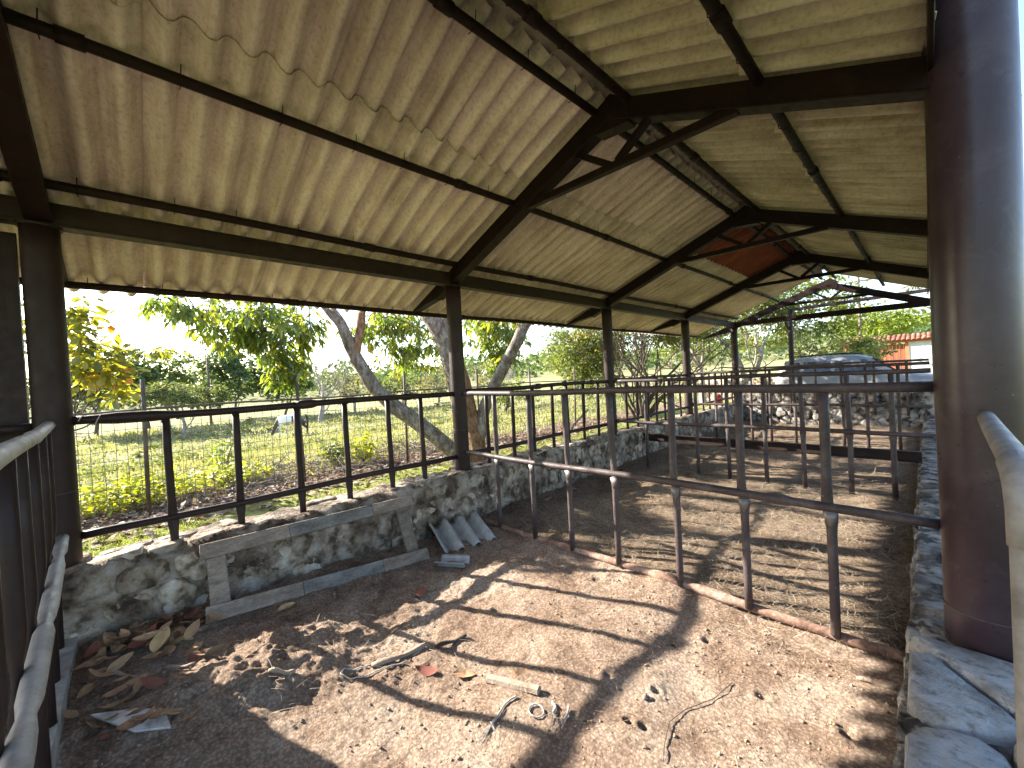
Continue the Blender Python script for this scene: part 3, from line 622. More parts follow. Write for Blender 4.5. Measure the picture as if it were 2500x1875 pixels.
tag(one(box(-3.36, -.2, -.42, -.285, -.05, .185, .012), 'concrete_kerb', MT['concrete']), 'narrow stained concrete kerb under the near left pipe fence', 'kerb').rotation_euler = (0, 0, 0)
# rail on the right wall near the camera
t = empty('pipe_rail', (.13, 1.8, .3), 'thick pale pipe rail leaving the big column and bending down beside the camera', 'rail')
P = [(.155, 2.47, 1.245), (.14, 2.0, 1.256), (.126, 1.5, 1.268), (.12, 1.27, 1.272), (.119, 1.2, 1.262), (.118, 1.155, 1.235), (.118, 1.135, 1.19), (.118, 1.13, 1.0), (.119, 1.13, .6), (.12, 1.13, .28)]
rel(one(tube(P, .0255, k=16), 'bent_pipe', MT['palepipe'], t, True))
rel(one(tube([(.1195, 1.285, 1.272), (.119, 1.22, 1.266), (.1182, 1.165, 1.246), (.118, 1.138, 1.21), (.118, 1.132, 1.15)], .0285, k=16), 'elbow', MT['palepipe'], t, True))
# ribbed dark door behind the first post
t = empty('steel_door', (-3.62, -1.1, .5), 'dark ribbed steel door panel at the far left behind the first post', 'door')
rel(one(box(-3.66, -3.64, -1.9, -.44, .56, 2.5), 'panel', MT['steel'], t))
for y in np.arange(-1.85, -.45, .17): rel(one(box(-3.639, -3.615, y, y+.05, .58, 2.48), 'rib', MT['steel'], t))

# ------------------------------------------------------------------ foliage materials
MT['mango'] = leafmat('mango_leaf', [(0, (.06, .10, .02)), (.45, (.13, .195, .03)), (.8, (.21, .27, .04)), (1, (.36, .33, .04))], .58, .4, .08)
MT['almond'] = leafmat('yellowing_leaf', [(0, (.08, .09, .02)), (.4, (.21, .22, .03)), (.75, (.36, .31, .04)), (.92, (.42, .20, .03)), (1, (.42, .10, .03))], .5, .45, .05)
MT['shrubleaf'] = leafmat('shrub_leaf', [(0, (.07, .10, .025)), (.5, (.14, .185, .045)), (.8, (.21, .22, .075)), (1, (.26, .19, .09))], .45, .5, .04)
MT['fargreen'] = leafmat('far_tree_leaf', [(0, (.045, .075, .035)), (.5, (.08, .12, .05)), (1, (.135, .17, .06))], .35, .6, .03)
MT['farolive'] = leafmat('olive_tree_leaf', [(0, (.075, .095, .035)), (.5, (.13, .155, .055)), (1, (.2, .205, .075))], .35, .6, .03)
MT['farpale'] = leafmat('pale_scrub_leaf', [(0, (.11, .115, .07)), (.5, (.19, .185, .11)), (1, (.27, .245, .14))], .35, .6, .03)
MT['lightgreen'] = leafmat('light_green_leaf', [(0, (.08, .11, .03)), (.5, (.16, .195, .05)), (1, (.25, .265, .08))], .45, .5, .05)
MT['bright'] = leafmat('bright_green_leaf', [(0, (.10, .14, .02)), (.5, (.19, .25, .03)), (1, (.29, .32, .05))], .45, .5, .05)
MT['grass'] = leafmat('meadow_blade', [(0, (.13, .145, .075)), (.45, (.24, .24, .135)), (.8, (.35, .32, .205)), (1, (.42, .37, .27))], .35, .6, .03)
MT['lawn'] = leafmat('lawn_blade', [(0, (.15, .18, .05)), (.5, (.26, .30, .09)), (1, (.36, .355, .14))], .35, .6, .03)
MT['vine'] = leafmat('vine_leaf', [(0, (.20, .235, .02)), (.5, (.34, .37, .03)), (1, (.44, .43, .06))], .45, .5, .05)
MT['straw'] = leafmat('straw_stalk', [(0, (.13, .095, .07)), (.5, (.27, .215, .16)), (1, (.48, .41, .32))], .15, .6, .03)
MT['litter'] = leafmat('litter_leaf', [(0, (.09, .055, .04)), (.5, (.22, .155, .11)), (.93, (.34, .28, .23)), (.97, (.2, .06, .04)), (1, (.25, .07, .05))], .15, .6, .03)
MT['twigs'] = surf('dead_twig', [(.3, (.13, .10, .085)), (.7, (.30, .255, .22))], 7, 3, rough=.95)

def leaves(T, P, D, U, S, mat, name, parent=None, tint=None, W=None):
    V, Fs, idx = scatter(T, P, D, U, S, W)
    tv = rng.random(len(P)) if tint is None else tint
    return link(name, mesh_from(name, V, Fs, False, np.clip(tv, 0, 1)[idx]), mat, parent)

# ------------------------------------------------------------------ grey forked tree by the wall (long drooping leaves)
mg = empty('forked_tree', (-5.56, 4.15, 0), 'grey-barked forked tree with long drooping green leaves just outside the wall', 'tree')
limbs = [
 ([(-5.60, 4.08, -.08), (-5.64, 4.03, .1), (-5.70, 3.95, .30), (-5.92, 3.66, .65), (-6.24, 3.22, 1.12), (-6.46, 2.92, 1.50), (-6.60, 2.73, 2.0), (-6.70, 2.58, 2.55), (-6.87, 2.36, 2.95), (-7.1, 2.0, 3.5), (-7.5, 1.6, 4.2)], [.17, .15, .135, .125, .118, .112, .10, .095, .085, .065, .03], 'bark'),
 ([(-6.60, 2.73, 1.95), (-6.55, 2.80, 2.4), (-6.50, 2.86, 2.9), (-6.45, 3.1, 3.6)], [.07, .068, .06, .03], 'barkred'),
 ([(-5.43, 4.32, -.1), (-5.45, 4.29, .3), (-5.50, 4.22, .9), (-5.56, 4.14, 1.5), (-5.62, 4.05, 1.9)], [.17, .145, .125, .115, .10], 'barkred'),
 ([(-5.58, 4.12, .75), (-5.62, 4.05, 1.3), (-5.66, 4.0, 1.75), (-5.73, 3.92, 2.2), (-5.84, 3.78, 2.6), (-6.05, 3.52, 3.0), (-6.35, 3.1, 3.6), (-6.8, 2.9, 4.4)], [.11, .135, .145, .15, .135, .105, .08, .03], 'bark'),
 ([(-5.74, 3.9, 2.35), (-5.62, 4.06, 2.8), (-5.5, 4.3, 3.4), (-5.5, 4.5, 4.3)], [.1, .095, .08, .03], 'bark'),
 ([(-5.44, 4.31, .2), (-5.43, 4.33, .55), (-5.36, 4.42, 1.02), (-5.17, 4.67, 1.62), (-4.99, 4.92, 2.1), (-4.88, 5.08, 2.45), (-4.80, 5.18, 2.75), (-4.6, 5.5, 3.3), (-4.6, 5.9, 4.1)], [.10, .11, .102, .096, .092, .10, .09, .06, .025], 'bark'),
 ([(-4.89, 5.07, 2.42), (-5.0, 5.2, 2.8), (-5.3, 5.6, 3.5)], [.08, .07, .03], 'bark')]
lp = []
for pts, rad, mt in limbs:
    pts = np.array(pts); n = len(pts); ti = np.linspace(0, n-1, n*5); P = np.stack([np.interp(ti, np.arange(n), pts[:, i]) for i in range(3)], 1)
    for _ in range(2): P[1:-1] = (P[:-2]+2*P[1:-1]+P[2:])/4
    rr = np.interp(ti, np.arange(n), rad)*(1+.10*vnoise(ti*1.3, ti*0, 0, 3)+.05*vnoise(ti*3.1, ti*0, 0, 8))
    P = P+.012*np.stack([vnoise(ti*1.7, ti*0, 0, 5+i) for i in range(3)], 1)
    rel(one(tube(P, rr, k=14), 'trunk_limb', MT[mt], mg, True)); lp.append(P)
LP = np.concatenate(lp); LP = LP[LP[:, 2] > 1.7]
cl_ = []
def blob(n, c, r, zmin=None):
    for _ in range(n):
        d = rdir(1)[0]*rng.random()**.45*np.array(r); q = np.array(c)+d
        if zmin is None or q[2] > zmin: cl_.append(q)
blob(105, (-7.0, 1.5, 2.66), (.8, 1.05, .42)); blob(50, (-7.05, 1.8, 2.05), (.34, .42, .52)); blob(28, (-7.1, 1.15, 2.4), (.4, .55, .25))
blob(16, (-6.9, .5, 2.72), (.3, .35, .16)); blob(12, (-7.0, 2.1, 2.35), (.2, .3, .3))
blob(110, (-7.3, 3.9, 2.6), (.8, 1.1, .5)); blob(46, (-7.2, 4.1, 2.1), (.5, .75, .38))
blob(105, (-6.3, 5.7, 2.55), (.7, .85, .5)); blob(38, (-6.2, 5.6, 2.0), (.45, .5, .32)); blob(25, (-5.6, 5.1, 2.9), (.5, .6, .4))
blob(90, (-6.2, 3.9, 4.3), (2.0, 2.6, 1.1), 3.2)
cl_ = np.array(cl_); tw = MB()
nodes = LP.copy(); dl = np.array([((LP-q)**2).sum(1).min() for q in cl_])
for q in cl_[np.argsort(dl)]:
    near = nodes[np.argmin(((nodes-q)**2).sum(1))]; nodes = np.concatenate([nodes, q[None]]); sg = np.linalg.norm(q-near)
    mid = (near+q)/2+np.array([0, 0, .18*sg])+rng.normal(0, .06*sg, 3); tw.add(tube([near, near*.5+mid*.5+[0, 0, .05*sg], mid, mid*.4+q*.6+[0, 0, .05*sg], q], [.010, .009, .007, .006, .005], k=4, cap=False))
tag(rel(tw.build('twigs', MT['darkbark'], mg)), kind='stuff')
P, D, S, Tn = [], [], [], []
for q in cl_:
    n = int(rng.integers(11, 18)); az = rng.random(n)*6.283; el = rng.normal(-.55, .45, n)
    d = np.stack([np.cos(az)*np.cos(el), np.sin(az)*np.cos(el), np.sin(el)], 1); P.append(q+d*.02+rng.normal(0, .03, (n, 3))); D.append(d); S.append(rng.uniform(.12, .215, n)); b_ = rng.normal(.6, .2); Tn.append(b_+rng.normal(0, .14, n)+(rng.random(n) < .015)*.6)
P, D, S, Tn = map(np.concatenate, (P, D, S, Tn))
D[:, 2] -= .25
U = np.array([[0, 0, 1.]])+.4*rng.normal(size=(len(P), 3))
order = np.argsort(-S/np.linalg.norm(P-[0, 0, 1.5], axis=1)+10*((P[:, 2]-1.5)/np.linalg.norm(P[:, :2], axis=1) > .2))
big, rest = order[:240], order[240:]
tag(rel(leaves(LANCE, P[rest], D[rest], U[rest], S[rest], MT['mango'], 'foliage', mg, Tn[rest], rng.uniform(.85, 1.25, len(rest)))), kind='stuff')
lm = [mesh_from('leaf', np.array(LANCE[0]), LANCE[1], False, np.full(6, tv)) for tv in (.2, .4, .55, .7, .9)]
for me in lm: me.materials.append(MT['mango'])
for i in big:
    y_ = Vector(D[i]).normalized(); x_ = y_.cross(Vector(U[i])).normalized(); z_ = x_.cross(y_)
    o = link('leaf', lm[int(np.clip(Tn[i], 0, .99)*5)], None, mg)
    mw = Matrix.Translation(Vector(P[i])) @ Matrix((x_, y_, z_)).transposed().to_4x4() @ Matrix.Scale(S[i], 4)
    o.matrix_parent_inverse = Matrix.Translation(mg.location).inverted(); o.matrix_basis = mw

# ------------------------------------------------------------------ generic trees
def grow(mb, tips, p, d, L, r, depth, rr_, up=.12, spread_=.65, nseg=4, k=6, wig=.16, minr=.004):
    P = [np.array(p, float)]; d = norm(d)
    for i in range(nseg):
        d = norm(d+rr_.normal(0, wig, 3)+np.array([0, 0, up])); P.append(P[-1]+d*L/nseg)
    r1 = max(minr, r*.62); mb.add(tube(P, np.linspace(r, r1, nseg+1), k=k if depth > 1 else 4, cap=False))
    if depth == 0: tips.append(P[-1]); return
    for j in range(2 if rr_.random() < .65 else 3):
        a = rr_.normal(size=3); a = norm(a-d*(a@d)); nd = norm(d+a*spread_*rr_.uniform(.6, 1.3))
        grow(mb, tips, P[-1], nd, L*rr_.uniform(.66, .86), r1*.82, depth-1, rr_, up, spread_, nseg, k, wig, minr)
    if depth >= 2:
        a = rr_.normal(size=3); a = norm(a-d*(a@d)); grow(mb, tips, P[len(P)//2], norm(d*.5+a), L*.6, r1*.6, depth-2, rr_, up, spread_, nseg, k, wig, minr)
def tree(name, label, cat, base, h, r, depth, lobes, mat, leaf, n, bark, seed, group=None, T=CHIP, lean=(0, 0, 1), stems=1, L0=.34, spread_=.6, up=.12, tintb=(.5, .22), clump=45, cs=.26):
    rr_ = np.random.default_rng(seed); base = np.array(base, float); t = empty(name, base, label, cat, group); mb = MB(); tips = []
    for s_ in range(stems):
        d = norm(np.array(lean)+(rr_.normal(0, .4, 3)*[1, 1, .2] if stems > 1 else 0)); grow(mb, tips, base+(rr_.normal(0, .08, 3)*[1, 1, 0] if stems > 1 else 0)-[0, 0, .15], d, h*L0, r, depth, rr_, up, spread_)
    rel(mb.build('trunk', MT[bark], t, True))
    if n:
        tips = np.array(tips); P = []; tn = []; D = []
        for c, rad, wgt in lobes:
            m_ = int(n*wgt); 
            # clumps inside the lobe
            nc = max(6, m_//clump); cc = np.array(c)+rdir(nc, rr_)*(rr_.random((nc, 1))**.38)*np.array(rad); cr_ = rr_.uniform(.5, 1.2, nc)*np.mean(rad)*cs
            w_ = rr_.integers(0, nc, m_); off = rdir(m_, rr_)*rr_.random((m_, 1))**.5*cr_[w_][:, None]*[1.25, 1.25, .7]
            P.append(base+cc[w_]+off); D.append(off+rdir(m_, rr_)*.5*cr_[w_][:, None]+[0, 0, -.05]); tn.append(rr_.normal(tintb[0], tintb[1]*.8, nc)[w_]+rr_.normal(0, tintb[1]*.6, m_))
        P, D, tn = np.concatenate(P), np.concatenate(D), np.concatenate(tn)
        rel(leaves(T, P, D, np.array([[0, 0, 1.]])+.7*rdir(len(P), rr_), rr_.uniform(.65, 1.3, len(P))*leaf, MT[mat], 'crown', t, tn))
    return t
# yellowing tree at the left edge
tree('yellowing_tree', 'yellowing tree with broad orange-tinged leaves beside the first post', 'tree', (-9.4, -2.2, -.1), 4.2, .08, 4, [((.15, 1.72, 2.6), (.5, .40, .66), .52), ((.2, 1.95, 1.95), (.4, .36, .42), .30), ((.1, 2.55, 2.42), (.3, .40, .08), .05), ((0, 1.0, 2.7), (.8, .5, .5), .13)], 'almond', .16, 820, 'darkbark', 31, T=OVAL, lean=(.05, .8, .6), tintb=(.38, .24), clump=9, cs=.42, L0=.22)
# many-stemmed shrub
tree('shrub_tree', 'many-stemmed shrub tree with small leaves behind the second free post', 'tree', (-6.45, 12.0, 0), 4.3, .055, 4, [((-2.6, .4, 2.3), (1.5, 1.2, 1.2), .50), ((-.8, .8, 3.1), (2., 1.3, .9), .26), ((1.0, .6, 3.0), (1.3, 1., .8), .14), ((-1.6, -.2, 1.3), (1.1, .7, .55), .08), ((-.2, -2.2, 4.0), (1.7, 1.8, .85), .26), ((.6, -1.4, 5.0), (1.8, 2., .8), .16)], 'shrubleaf', .11, 20000, 'darkbark', 42, stems=12, L0=.36, spread_=.5, up=.07, tintb=(.5, .26))  # last two lobes added out of view to shade the far end
# pale barked trees behind the last posts
tree('pale_barked_tree', 'pale-barked tree with twisting limbs behind the last left posts', 'tree', (-4.6, 15.2, 0), 5.2, .17, 4, [((-.3, .6, 4.2), (2.2, 2.0, 1.3), .72), ((-1.2, 0, 3.0), (.9, .8, .6), .12), ((1.0, .9, 3.3), (.9, 1.2, .6), .16)], 'shrubleaf', .13, 9500, 'palebark', 55, L0=.26, spread_=.75, tintb=(.4, .22))
tree('pale_barked_tree', 'second pale-barked tree leaning left beyond the third post', 'tree', (-6.6, 17.5, 0), 5.6, .16, 4, [((-.2, .2, 4.6), (2.1, 1.8, 1.3), .8), ((-.8, 0, 3.1), (1.2, 1., .6), .2)], 'shrubleaf', .14, 4200, 'palebark', 57, lean=(-.25, 0, 1), L0=.3, spread_=.7, tintb=(.4, .22))
for i, (b_, h, lob, sd, mt, lf, n_, lab) in enumerate([
    ((-5.6, 21.5, .1), 5.5, [((0, 0, 3.9), (1.9, 1.6, 1.9), 1.)], 61, 'lightgreen', .16, 4200, 'slender light green tree behind the third truss end'),
    ((-3.3, 22.6, .1), 5.2, [((0, 0, 3.7), (1.9, 1.6, 1.7), .8), ((.4, -.4, 1.7), (1.6, .9, .6), .2)], 62, 'lightgreen', .16, 5200, 'leafy light green tree behind the car roof and the lone frame post'),
    ((-1.9, 21.0, .1), 2.6, [((0, 0, 1.7), (1.3, .9, .65), 1.)], 63, 'lightgreen', .13, 2600, 'low light green bush between the car and the red gate'),
    ((-9.5, 24.0, .0), 5., [((0, 0, 3.2), (2.6, 2., 1.7), 1.)], 64, 'lightgreen', .18, 3600, 'round light green tree seen between the second and third left posts'),
    ((-2.6, 47., 2.), 5.5, [((0, 0, 2.6), (3.1, 2.2, 1.5), 1.)], 65, 'bright', .3, 3600, 'bright green round tree above the red tiled gate roof'),
    ((1.2, 40., 1.4), 7.5, [((0, 0, 5.4), (2.6, 2., 1.6), 1.)], 66, 'farpale', .2, 900, 'sparse grey tree against the sky beside the big column')]):
    tree('leafy_tree', lab, 'tree', b_, h, .09, 4, lob, mt, lf, n_, 'palebark', sd, L0=.3)
# far side of the meadow
far = [
 ('dense_tree', 'dense dark green tree at the left end of the meadow edge', (-46, -2.2, -1.), 6.0, [((0, 0, 3.6), (3.6, 3., 2.3), 1.)], 'fargreen', .45, 2600, 71),
 ('dense_tree', 'dark green tree left of the spreading olive tree across the meadow', (-50, 1.0, -1.), 6.4, [((0, 0, 3.6), (3.2, 3.2, 2.1), 1.)], 'fargreen', .45, 2200, 72),
 ('spreading_tree', 'low spreading olive green tree in the middle of the far meadow edge', (-38, 2.6, -.9), 4.8, [((0, -.6, 3.0), (2., 2.3, .9), .6), ((0, 1.6, 2.9), (1.6, 1.6, .9), .4)], 'farolive', .26, 3000, 73),
 ('umbrella_tree', 'thin flat-topped tree rising above the spreading olive tree', (-60, 3.7, -.8), 8.6, [((0, 0, 7.2), (2.2, 2.7, .8), 1.)], 'fargreen', .30, 900, 74),
 ('dense_tree', 'wide dark green tree right of the spreading olive tree', (-50, 7.6, -1.), 6.2, [((0, 0, 3.4), (3.2, 3.3, 2.3), 1.)], 'fargreen', .45, 2600, 75),
 ('dense_tree', 'dark green tree partly hidden behind the hanging leaves', (-50, 12.3, -1.), 6., [((0, 0, 3.2), (3., 3., 2.2), 1.)], 'fargreen', .45, 2200, 76),
 ('scrub_tree', 'pale scrubby tree right of the bare tree across the meadow', (-42, 17, -1.), 4.6, [((0, 0, 2.6), (2.6, 2.6, 1.6), 1.)], 'farpale', .30, 1700, 77),
 ('scrub_tree', 'pale olive scrub behind the left limb of the forked tree', (-40, 21.5, -1.), 4.4, [((0, 0, 2.4), (2.6, 2.6, 1.5), 1.)], 'farolive', .32, 1700, 78),
 ('scrub_tree', 'grey green scrub behind the forked tree trunk', (-42, 27.5, -.9), 4.8, [((0, 0, 2.6), (2.8, 2.8, 1.6), 1.)], 'farpale', .32, 1600, 79),
 ('scrub_tree', 'pale scrub seen right of the first free post', (-40, 34, -.8), 5., [((0, 0, 2.8), (2.8, 2.8, 1.7), 1.)], 'farpale', .30, 1500, 80),
 ('scrub_tree', 'light yellow green bush left of the many-stemmed shrub', (-24, 22, -.8), 3.0, [((0, 0, 1.7), (2.2, 2., 1.0), 1.)], 'lightgreen', .24, 1800, 81),
 ('scrub_tree', 'olive bush beyond the fence behind the shrub stems', (-20, 27, -.6), 3.6, [((0, 0, 2.0), (2.4, 2., 1.2), 1.)], 'farolive', .24, 1800, 82)]
for nm, lab, b_, h, lob, mt, lf, n_, sd in far:
    if nm == 'dense_tree': h += 1.2; lob = [((c_[0], c_[1], c_[2]+1.2), (r_[0], r_[1], r_[2]+.3), w_) for c_, r_, w_ in lob]
    tree(nm, lab, 'tree', (b_[0], b_[1], float(ground_z(b_[0], b_[1]))), h, .16, 3, lob, mt, lf, n_, 'palebark' if mt in ('farpale', 'farolive') else 'darkbark', sd, group='trees across the meadow', L0=.3)
for b_, h, sd, lab in [((-36.2, 11.6, 0), 8.2, 91, 'tall bare leafless tree standing alone in the meadow behind the horse'), ((-44, 33.5, 0), 7.5, 92, 'bare grey tree behind the right limb of the forked tree'), ((-34, 31, 0), 5.5, 93, 'small bare tree left of the many-stemmed shrub')]:
    tree('bare_tree', lab, 'tree', (b_[0], b_[1], float(ground_z(b_[0], b_[1]))), h, .26 if sd == 91 else .14, 6, [], 'farpale', .1, 0, 'palebark', sd, group='bare trees', L0=.25, spread_=.62, up=.10)
# woods on the horizon
n = 15000; az = rng.uniform(R(20), R(178), n); rad = rng.uniform(95, 170, n); X = -np.sin(az-R(0))*0+np.cos(az)*rad*-1*-1; Y = np.sin(az)*rad
X, Y = -np.abs(np.cos(az))*rad*np.sign(-np.cos(az)+1e-9)*1.0, Y
ang = rng.uniform(R(-20), R(100), n); X = -np.cos(ang)*rad; Y = np.sin(ang)*rad
top = 5.2+2.6*fbm(ang*14, rad*.05, 0, 3, 6)
Z = ground_z(X, Y)+top*rng.random(n)**.7
P = np.stack([X, Y, Z], 1)
tag(leaves(CHIP, P, rdir(n), np.array([[0, 0, 1.]])+.8*rdir(n), rng.uniform(.8, 1.9, n), MT['fargreen'], 'far_woods', None, .45+.3*fbm(ang*30, rad*.1, 0, 2, 3)), 'distant green woods along the horizon', 'woods', kind='stuff')

# ------------------------------------------------------------------ wire fence, grass, ground cover
wf = empty('wire_fence', (-6.9, 5, 0), 'wire mesh fence with thin posts and a top pipe between the lawn and the meadow', 'fence')
fy = [-1.75, .085, 1.93, 3.77, 5.62, 7.47, 9.3, 11.1, 12.9, 14.8]
fx = lambda y: -6.84-.033*y
for i, y in enumerate(fy):
    ln = .03*math.sin(i*2.3)
    rel(one(tube([(fx(y)+ln*0, y, -.1), (fx(y)+ln, y+ln*.6, 1.0), (fx(y)+ln*1.6, y+ln, 1.74)], .024, k=9), 'fence_post', MT['fencepost'], wf, True))
rel(one(tube([(fx(y), y, 1.36+.012*math.sin(y*1.9)) for y in np.arange(-1.8, 15, .5)], .014, k=8), 'top_pipe', MT['fencepost'], wf, True))
mb = MB()
for y in np.arange(-1.75, 14.8, .105):
    o_ = .006*rng.normal(size=4); mb.add(tube([(fx(y)+.012*math.sin(y*5)+.004*j, y+o_[j], z) for j, z in enumerate((.02, .45, .9, 1.33))], .0030, k=4, cap=False))
for z in np.arange(.06, 1.36, .118): mb.add(tube([(fx(y)+.012*math.sin(y*5)+.01*math.sin(z*9+y), y, z+.008*math.sin(y*3.1+z*7)) for y in np.arange(-1.75, 14.8, .42)], .0030, k=4, cap=False))
tag(rel(mb.build('wire_mesh', MT['wire'], wf)), kind='stuff')

# meadow grass in tufts
def tufts(n_t, per, dmin, dmax, a0, a1, hgt, mat, name, pw=1.0, tint_off=0.):
    u = rng.random(n_t)**pw; d = dmin+(dmax-dmin)*u; a = rng.uniform(a0, a1, n_t); X = -np.cos(a)*d; Y = np.sin(a)*d
    keep = X < -7.6; X, Y, d = X[keep], Y[keep], d[keep]; n_t = len(X)
    c = np.repeat(np.arange(n_t), per); m_ = len(c); sp = .05+.012*d[c]
    px = X[c]+rng.normal(0, 1, m_)*sp; py = Y[c]+rng.normal(0, 1, m_)*sp
    D = np.stack([rng.normal(0, .45, m_), rng.normal(0, .45, m_), np.ones(m_)], 1)
    U = np.stack([rng.normal(size=m_), rng.normal(size=m_), np.full(m_, .2)], 1)
    S = hgt*rng.uniform(.5, 1.3, m_)*(1+.02*d[c])*(.7+.6*rng.random(n_t))[c]
    W = (1+.14*d[c])
    tn = .42+.25*fbm(px*.5, py*.5, 0, 3, 77)+rng.normal(0, .15, m_)+tint_off
    return leaves(BLADE, np.stack([px, py, ground_z(px, py)-.01], 1), D, U, S, mat, name, None, tn, W)
tag(tufts(5200, 9, 7.8, 46, R(-14), R(72), .13, MT['grass'], 'meadow_grass', 1.35), 'tufted yellow green grass of the open meadow', 'grass', kind='stuff')
n = 42000; px = rng.uniform(-6.55, -3.78, n); py = -1.4+rng.random(n)**1.3*14; kp = (px > -6.1+.5*fbm(py*.9, py*0, 0, 3, 4)); px, py = px[kp], py[kp]; n = len(px)
D = np.stack([rng.normal(0, .6, n), rng.normal(0, .6, n), np.ones(n)], 1); U = rdir(n)
tag(leaves(BLADE, np.stack([px, py, ground_z(px, py)-.005], 1), D, U, rng.uniform(.03, .075, n), MT['lawn'], 'lawn_grass', None, .5+.3*fbm(px*1.5, py*1.5, 0, 3, 8)+rng.normal(0, .12, n), np.full(n, 2.2)), 'short bright grass strip between the wall and the wire fence', 'grass', kind='stuff')
# low grey green scrub dotted over the meadow
n_c = 230; d_ = 9+rng.random(n_c)*38; a_ = rng.uniform(R(-12), R(70), n_c); cx, cy = -np.cos(a_)*d_, np.sin(a_)*d_; kp = cx < -8.6; cx, cy, d_ = cx[kp], cy[kp], d_[kp]; n_c = len(cx)
w_ = rng.integers(0, n_c, 9000); off = rdir(9000)*rng.random((9000, 1))**.5*(np.array([.42, .42, .2])*rng.uniform(.5, 1.4, n_c)[w_][:, None]); px, py = cx[w_]+off[:, 0], cy[w_]+off[:, 1]
tag(leaves(CHIP, np.stack([px, py, ground_z(px, py)+.12+off[:, 2]], 1), rdir(9000), np.array([[0, 0, 1.]])+.7*rdir(9000), (.05+.004*d_[w_])*rng.uniform(.7, 1.3, 9000), MT['farolive'], 'meadow_scrub', None, rng.normal(.5, .22, n_c)[w_]+rng.normal(0, .12, 9000)), 'low grey green scrub dotted over the meadow', 'scrub', kind='stuff')
# leaf litter along the fence
n = 6500; py = -1.2+rng.random(n)**1.2*13; px = -6.9+rng.normal(0, .55, n); P = np.stack([px, py, ground_z(px, py)+.012+.03*rng.random(n)], 1)
D = rdir(n)*[1, 1, .25]; tag(leaves(OVAL, P, D, np.array([[0, 0, 1.]])+.4*rdir(n), rng.uniform(.05, .13, n), MT['litter'], 'leaf_litter', None, rng.random(n)), 'band of dry brown and red fallen leaves below the wire fence', 'leaf litter', kind='stuff')
# grey brush of dead twigs beyond the fence
mb = MB()
for _ in range(520):
    y = rng.uniform(1.0, 5.5); x = -7.9+rng.normal(0, .45); z = float(ground_z(x, y)); d = rdir(1)[0]; d[2] = abs(d[2])*.6; L = rng.uniform(.25, .8)
    q0 = np.array([x, y, z+.02+rng.random()*.12]); mb.add(tube([q0, q0+d*L*.5+rng.normal(0, .03, 3), q0+d*L+[0, 0, -.04]], [.006, .005, .002], k=4, cap=False))
tag(mb.build('dead_brush', MT['twigs']), 'grey tangle of dead twigs along the meadow side of the wire fence', 'brush', kind='stuff')
def bush(name, label, c, rad, n, leaf, mat, T=OVAL, stems=7, cat='plant'):
    z0 = float(ground_z(c[0], c[1])); t = empty(name, (c[0], c[1], z0), label, cat); mb = MB(); P = []
    for _ in range(stems):
        d = rdir(1)[0]*[1, 1, 0]*np.array(rad)*.8; e_ = np.array([c[0], c[1], z0])+d+[0, 0, rad[2]*rng.uniform(1.0, 1.9)]
        mb.add(tube([(c[0], c[1], z0-.02), (np.array([c[0], c[1], z0])+e_)/2+[0, 0, rad[2]*.2], e_], [.010, .008, .004], k=5, cap=False))
    rel(mb.build('stem', MT['twigs'], t))
    q = np.array([c[0], c[1], z0+rad[2]])+rdir(n)*rng.random((n, 1))**.5*np.array(rad)
    rel(leaves(T, q, rdir(n)*[1, 1, .5]+[0, 0, -.1], np.array([[0, 0, 1.]])+.6*rdir(n), rng.uniform(.6, 1.2, n)*leaf, MT[mat], 'foliage', t, rng.normal(.5, .25, n)))
bush('vine_patch', 'low yellow green vine patch at the foot of the first wire fence post', (-7.75, -.1, 0), (.6, .85, .22), 950, .11, 'vine')
bush('vine_patch', 'yellow green vine patch behind the second upright bar', (-8.0, 1.1, 0), (.6, .7, .18), 560, .10, 'vine')
bush('sapling', 'small dark green sapling between the first two upright bars', (-8.9, 1.15, 0), (.22, .26, .42), 130, .17, 'mango', LANCE)
bush('sapling', 'leafy light green sapling right of the horse by the fence', (-7.9, 2.75, 0), (.28, .30, .28), 170, .13, 'lightgreen')
bush('sapling', 'yellow green sapling at the foot of the fork tree limb', (-7.6, 3.2, 0), (.3, .3, .3), 190, .13, 'vine')
bush('sapling', 'thin twiggy bush between the forked tree and second post', (-8.2, 6.2, 0), (.45, .5, .5), 260, .07, 'vine', CHIP, 22)

# ------------------------------------------------------------------ horse grazing in the meadow
def skin_mesh(name, J, E, sub=2):
    me = bpy.data.meshes.new(name); me.from_pydata([j[:3] for j in J], E, []); o = bpy.data.objects.new(name, me); C.objects.link(o)
    md = o.modifiers.new('skin', 'SKIN'); md.use_smooth_shade = True
    for i, j in enumerate(J): me.skin_vertices[0].data[i].radius = (j[3], j[4] if len(j) > 4 else j[3]); me.skin_vertices[0].data[i].use_root = (i == 0)
    sb = o.modifiers.new('sub', 'SUBSURF'); sb.levels = sub; sb.render_levels = sub
    dg = bpy.context.evaluated_depsgraph_get(); m2 = bpy.data.meshes.new_from_object(o.evaluated_get(dg)); bpy.data.objects.remove(o)
    m2.polygons.foreach_set('use_smooth', np.ones(len(m2.polygons), bool)); m2.name = name; return m2
J = [(-.72, 0, 1.24, .27, .30), (-.2, 0, 1.18, .29, .31), (.36, 0, 1.17, .26, .30), (.70, 0, 1.12, .17, .22), (.98, 0, .80, .11, .16), (1.16, 0, .47, .085, .12), (1.26, 0, .28, .085, .12), (1.36, 0, .07, .05, .06)]
E = [(0, 1), (1, 2), (2, 3), (3, 4), (4, 5), (5, 6), (6, 7)]
